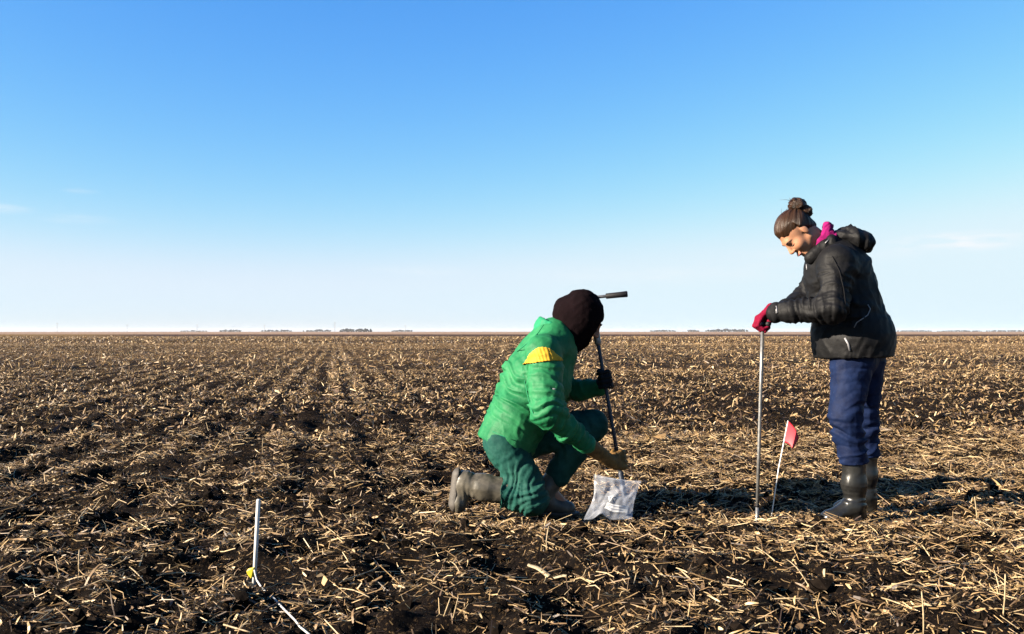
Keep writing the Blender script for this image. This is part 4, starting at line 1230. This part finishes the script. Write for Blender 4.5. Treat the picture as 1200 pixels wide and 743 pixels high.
# ================================================================== single stalks that stand out
STALKS = [  # x0,y0,x1,y1, upright?, label
    (308, 531, 308.5, 513, 1, "thin upright stubble stem standing behind the white stake"),
    (518, 728, 528, 700, 1, "pale stem, one of two leaning together at the bottom edge below the kneeling person"),
    (530, 728, 537, 700, 1, "steeper stem of the two leaning together at the bottom edge"),
    (440, 673, 473, 670, 0, "straight straw lying level between white stake and pale husk"),
    (537, 678, 573, 677, 0, "level straw lying just left of the pale husk"),
    (397, 692, 433, 700, 0, "straw lying just right of the white cord"),
    (403, 682, 442, 666, 0, "slanting straw lying right of the white stake's base"),
    (379, 663, 378, 643, 1, "short straw poking up right of the white stake"),
    (641, 647, 643, 617, 1, "upright straw below the kneeling person's front knee"),
    (602, 620, 650, 638, 0, "long tan stalk lying below the kneeling knee"),
    (553, 635, 602, 630, 0, "long level stalk lying in straw below the boot of the kneeling person"),
    (527, 660, 540, 673, 0, "short slanting straw left of the pale husk"),
    (70, 681, 64, 652, 1, "bent pale straw standing up near the bottom left corner"),
    (52, 695, 82, 708, 0, "thick pale straw lying low in the bottom left corner"),
    (39, 734, 62, 714, 0, "slanting straw at the very bottom left corner"),
    (93, 609, 111, 593, 0, "lower of two slanting straws in line on the left"),
    (116, 595, 131, 578, 0, "upper of two slanting straws in line on the left"),
    (93, 675, 93, 644, 1, "thin straight straw standing beside the bare black soil on the left"),
    (152, 667, 170, 683, 0, "slanting straw right of the bare black soil on the left"),
    (154, 731, 190, 721, 0, "long straw lying at the bottom edge left of the stake"),
    (183, 677, 235, 673, 0, "long level stalk lying left of the white stake"),
    (262, 735, 294, 741, 0, "stout pale straw at the bottom edge below the white stake"),
    (196, 699, 219, 714, 0, "pale slanting straw down left of the white stake"),
    (922, 658, 948, 687, 0, "long grey straw slanting down below the red flag"),
    (847, 688, 872, 688, 0, "level grey straw down left of the metal rod"),
    (872, 640, 908, 657, 0, "long pale stalk lying just below the metal rod"),
    (903, 705, 947, 702, 0, "level straw near the bottom edge below the red flag"),
    (1082, 741, 1080, 693, 1, "tall thin straw standing at the bottom edge below the boots"),
    (1033, 703, 1077, 718, 0, "long straw sloping down to the tall standing straw"),
    (1045, 687, 1093, 691, 0, "level straw above the tall standing straw"),
    (1087, 670, 1148, 659, 0, "long bent straw lying in the lower right"),
    (1175, 723, 1178, 673, 1, "tall pale straw standing near the bottom right corner"),
    (1173, 703, 1165, 668, 1, "shorter straw leaning beside the tall one near the right edge"),
    (992, 632, 1003, 613, 1, "tan straw leaning just below the rubber boots"),
    (805, 642, 837, 643, 0, "pale level straw right of and below the sample bag"),
    (835, 652, 863, 647, 0, "pale straw lying left of and below the metal rod"),
    (1173, 633, 1193, 648, 0, "grey straw slanting at the right edge"),
    (1115, 717, 1145, 723, 0, "straw lying at the bottom right left of the tall straw"),
    (835, 608, 860, 594, 0, "thick bent stalk lying in the long shadow left of the rod"),
    (1145, 607, 1142, 582, 1, "white bent straw sticking up right of the rubber boots"),
]
for i, (x0, y0, x1, y1, up, lab) in enumerate(STALKS):
    a = G(x0, y0, 0.0)
    a[2] = height(np.array([a[0]]), np.array([a[1]]))[0]
    a = P(x0, y0, G(x0, y0, a[2])[1])
    if up:
        b = P(x1, y1, a[1] + random.uniform(-0.02, 0.03))
        a = a + (a - b) * 0.08
    else:
        b = G(x1, y1, 0.02)
        b[2] = max(height(np.array([b[0]]), np.array([b[1]]))[0], -0.01) + 0.018
        b = P(x1, y1, G(x1, y1, b[2])[1])
        a = a + np.array([0, 0, 0.008])
    L = np.linalg.norm(b - a)
    sag = np.array([0, 0, 1]) * L * random.uniform(-0.03, 0.06) if not up else np.array([1, 0, 0]) * L * random.uniform(-0.05, 0.05)
    pts = [a + (b - a) * t + sag * math.sin(math.pi * t) for t in (0, 0.2, 0.45, 0.48, 0.51, 0.75, 1.0)]
    r = random.uniform(0.0019, 0.0027)
    o = tube("straw_stalk", pts, [r, r, r, r * 1.35, r, r * 0.95, r * 0.8], M["stalk"], None, 7)
    tag(o, lab, "straw", "stalks that stand out of the litter")

def husk():
    a, b = G(619, 663, 0.03), G(664, 681, 0.03)
    ax = unit(b - a); L = np.linalg.norm(b - a)
    sd = unit(np.cross(ax, [0, 0, 1]))
    vs, q = [], []
    nu, nv = 12, 6
    for i in range(nu + 1):
        u = i / nu
        w = 0.013 * (math.sin(math.pi * min(1, u * 0.92 + 0.07)) ** 0.6)
        for j in range(nv + 1):
            t = j / nv * 2 - 1
            p = a + ax * L * u + sd * w * t + np.array([0, 0, 0.006 * (1 - t * t) + 0.016 * math.sin(2.5 * math.pi * u) * u + 0.003 * (j % 2)])
            vs.append(p)
    for i in range(nu):
        for j in range(nv):
            k = i * (nv + 1) + j
            q.append((k, k + 1, k + nv + 2, k + nv + 1))
    o = link("corn_husk", mesh_np("corn_husk", np.array(vs), np.array(q)), M["husk"])
    m = o.modifiers.new("thickness", 'SOLIDIFY'); m.thickness = 0.002
    tag(o, "pale flattened husk leaf lying on dark soil below the kneeling person", "husk")
husk()

# ================================================================== the far edge of the plain
def tree_belt(x0, x1, dist, hgt, label, seed):
    rg = np.random.default_rng(seed)
    X0, X1 = (x0 - 600) / FPX * dist, (x1 - 600) / FPX * dist
    nt = max(4, int((X1 - X0) / 4.5))
    IV0, IF0 = ico()
    vs, fs = [], []
    cnt = 0
    for i in range(nt):
        cx = X0 + (X1 - X0) * (i + rg.random()) / nt
        cy = dist + rg.normal(0, 6)
        H = hgt * (0.65 + 0.45 * rg.random()) * (0.75 + 0.25 * math.sin(math.pi * (i + 0.5) / nt))
        tv, tf = tube_np([(cx, cy, -0.3), (cx, cy, H * 0.5)], [0.25, 0.15], 5, False)
        vs.append(tv); fs.append(tf[0][:, [0, 1, 2]] + cnt); fs.append(tf[0][:, [0, 2, 3]] + cnt); cnt += len(tv)
        for k in range(13):
            r = H * (0.16 + 0.12 * rg.random())
            c = np.array([cx + rg.normal(0, H * 0.22), cy + rg.normal(0, H * 0.22), H * (0.14 + 0.70 * rg.random())])
            v = IV0 * (1 + 0.5 * (rg.random((12, 1)) - 0.5)) * r * np.array([1.1, 1.1, 0.9]) + c
            vs.append(v); fs.append(IF0 + cnt); cnt += 12
    o = link("tree_belt", mesh_np("tree_belt", np.concatenate(vs), np.concatenate(fs), False), M["wood_far"])
    tag(o, label, "tree belt", "tree belts on the horizon", "stuff")
BELTS = [
    (211, 243, 4600, 8, "faint short tree belt far on the horizon, leftmost"),
    (257, 283, 3300, 9, "low dark tree belt second from the left on the horizon"),
    (306, 343, 3600, 9, "long low tree belt third from the left on the horizon"),
    (356, 388, 3400, 9, "tree belt just left of the darkest one"),
    (399, 435, 2100, 9.5, "darkest thick tree belt on the horizon, left of the kneeling person"),
    (459, 484, 3700, 9, "small pale tree belt just left of the kneeling person"),
    (762, 792, 4300, 9, "faint tree belt on the horizon right of the kneeling person"),
    (806, 820, 4000, 10, "tiny tree clump on the horizon between the two people"),
    (827, 876, 3600, 12, "uneven tree belt on the horizon left of the red gloves"),
    (1052, 1092, 4600, 8, "low thin tree belt just right of the standing person"),
    (1098, 1150, 4200, 8, "low tree belt second from the right edge"),
    (1156, 1215, 4000, 8, "low tree belt running out of the right edge"),
]
for i, (a, b, d, h, lab) in enumerate(BELTS):
    tree_belt(a, b, d, h, lab, 50 + i)

def pole(px, dist, h, label):
    X = (px - 600) / FPX * dist
    root = empty("utility_pole", (X, dist, 0))
    tag(root, label, "pole", "utility poles along the far road")
    tube("mast", [(X, dist, -0.5), (X, dist, h)], [0.20, 0.14], M["pole_wood"], root, 8)
    tube("crossarm", [(X - 1.2, dist, h - 0.7), (X + 1.2, dist, h - 0.7)], 0.08, M["pole_wood"], root, 6)
for px, d, h, lab in ((67, 1000, 10.5, "leftmost thin utility pole on the horizon"), (149, 1120, 9.5, "utility pole second from the left on the horizon"),
                      (231, 1150, 10, "utility pole above the faint leftmost tree belt"), (310, 1250, 10, "utility pole above the long low tree belt"),
                      (392.5, 980, 11, "utility pole beside the darkest tree belt"), (475, 1300, 10, "utility pole rising behind the small pale tree belt")):
    pole(px, d, h, lab)

# ------------------------------------------------------------------ haze: the air over the plain
def haze():
    X, Y0, Y1, Z0, Z1 = 6500.0, -60.0, 8100.0, -2.0, 22.0
    v = np.array([(sx * X, yy_, zz_) for zz_ in (Z0, Z1) for yy_ in (Y0, Y1) for sx in (-1, 1)])
    f = np.array([(0, 2, 3, 1), (4, 5, 7, 6), (0, 1, 5, 4), (2, 6, 7, 3), (0, 4, 6, 2), (1, 3, 7, 5)])
    m = bpy.data.materials.new("thin_haze")
    m.use_nodes = True
    N, L = m.node_tree.nodes, m.node_tree.links
    N.remove(N["Principled BSDF"])
    pv = N.new("ShaderNodeVolumePrincipled")
    pv.inputs["Color"].default_value = (0.85, 0.90, 1.0, 1)
    pv.inputs["Density"].default_value = 0.00004
    pv.inputs["Anisotropy"].default_value = 0.1
    L.new(pv.outputs[0], N["Material Output"].inputs["Volume"])
    o = link("haze", mesh_np("haze", v, f, False), m)
    tag(o, "thin pale haze in the air over the plain", kind="stuff")
haze()
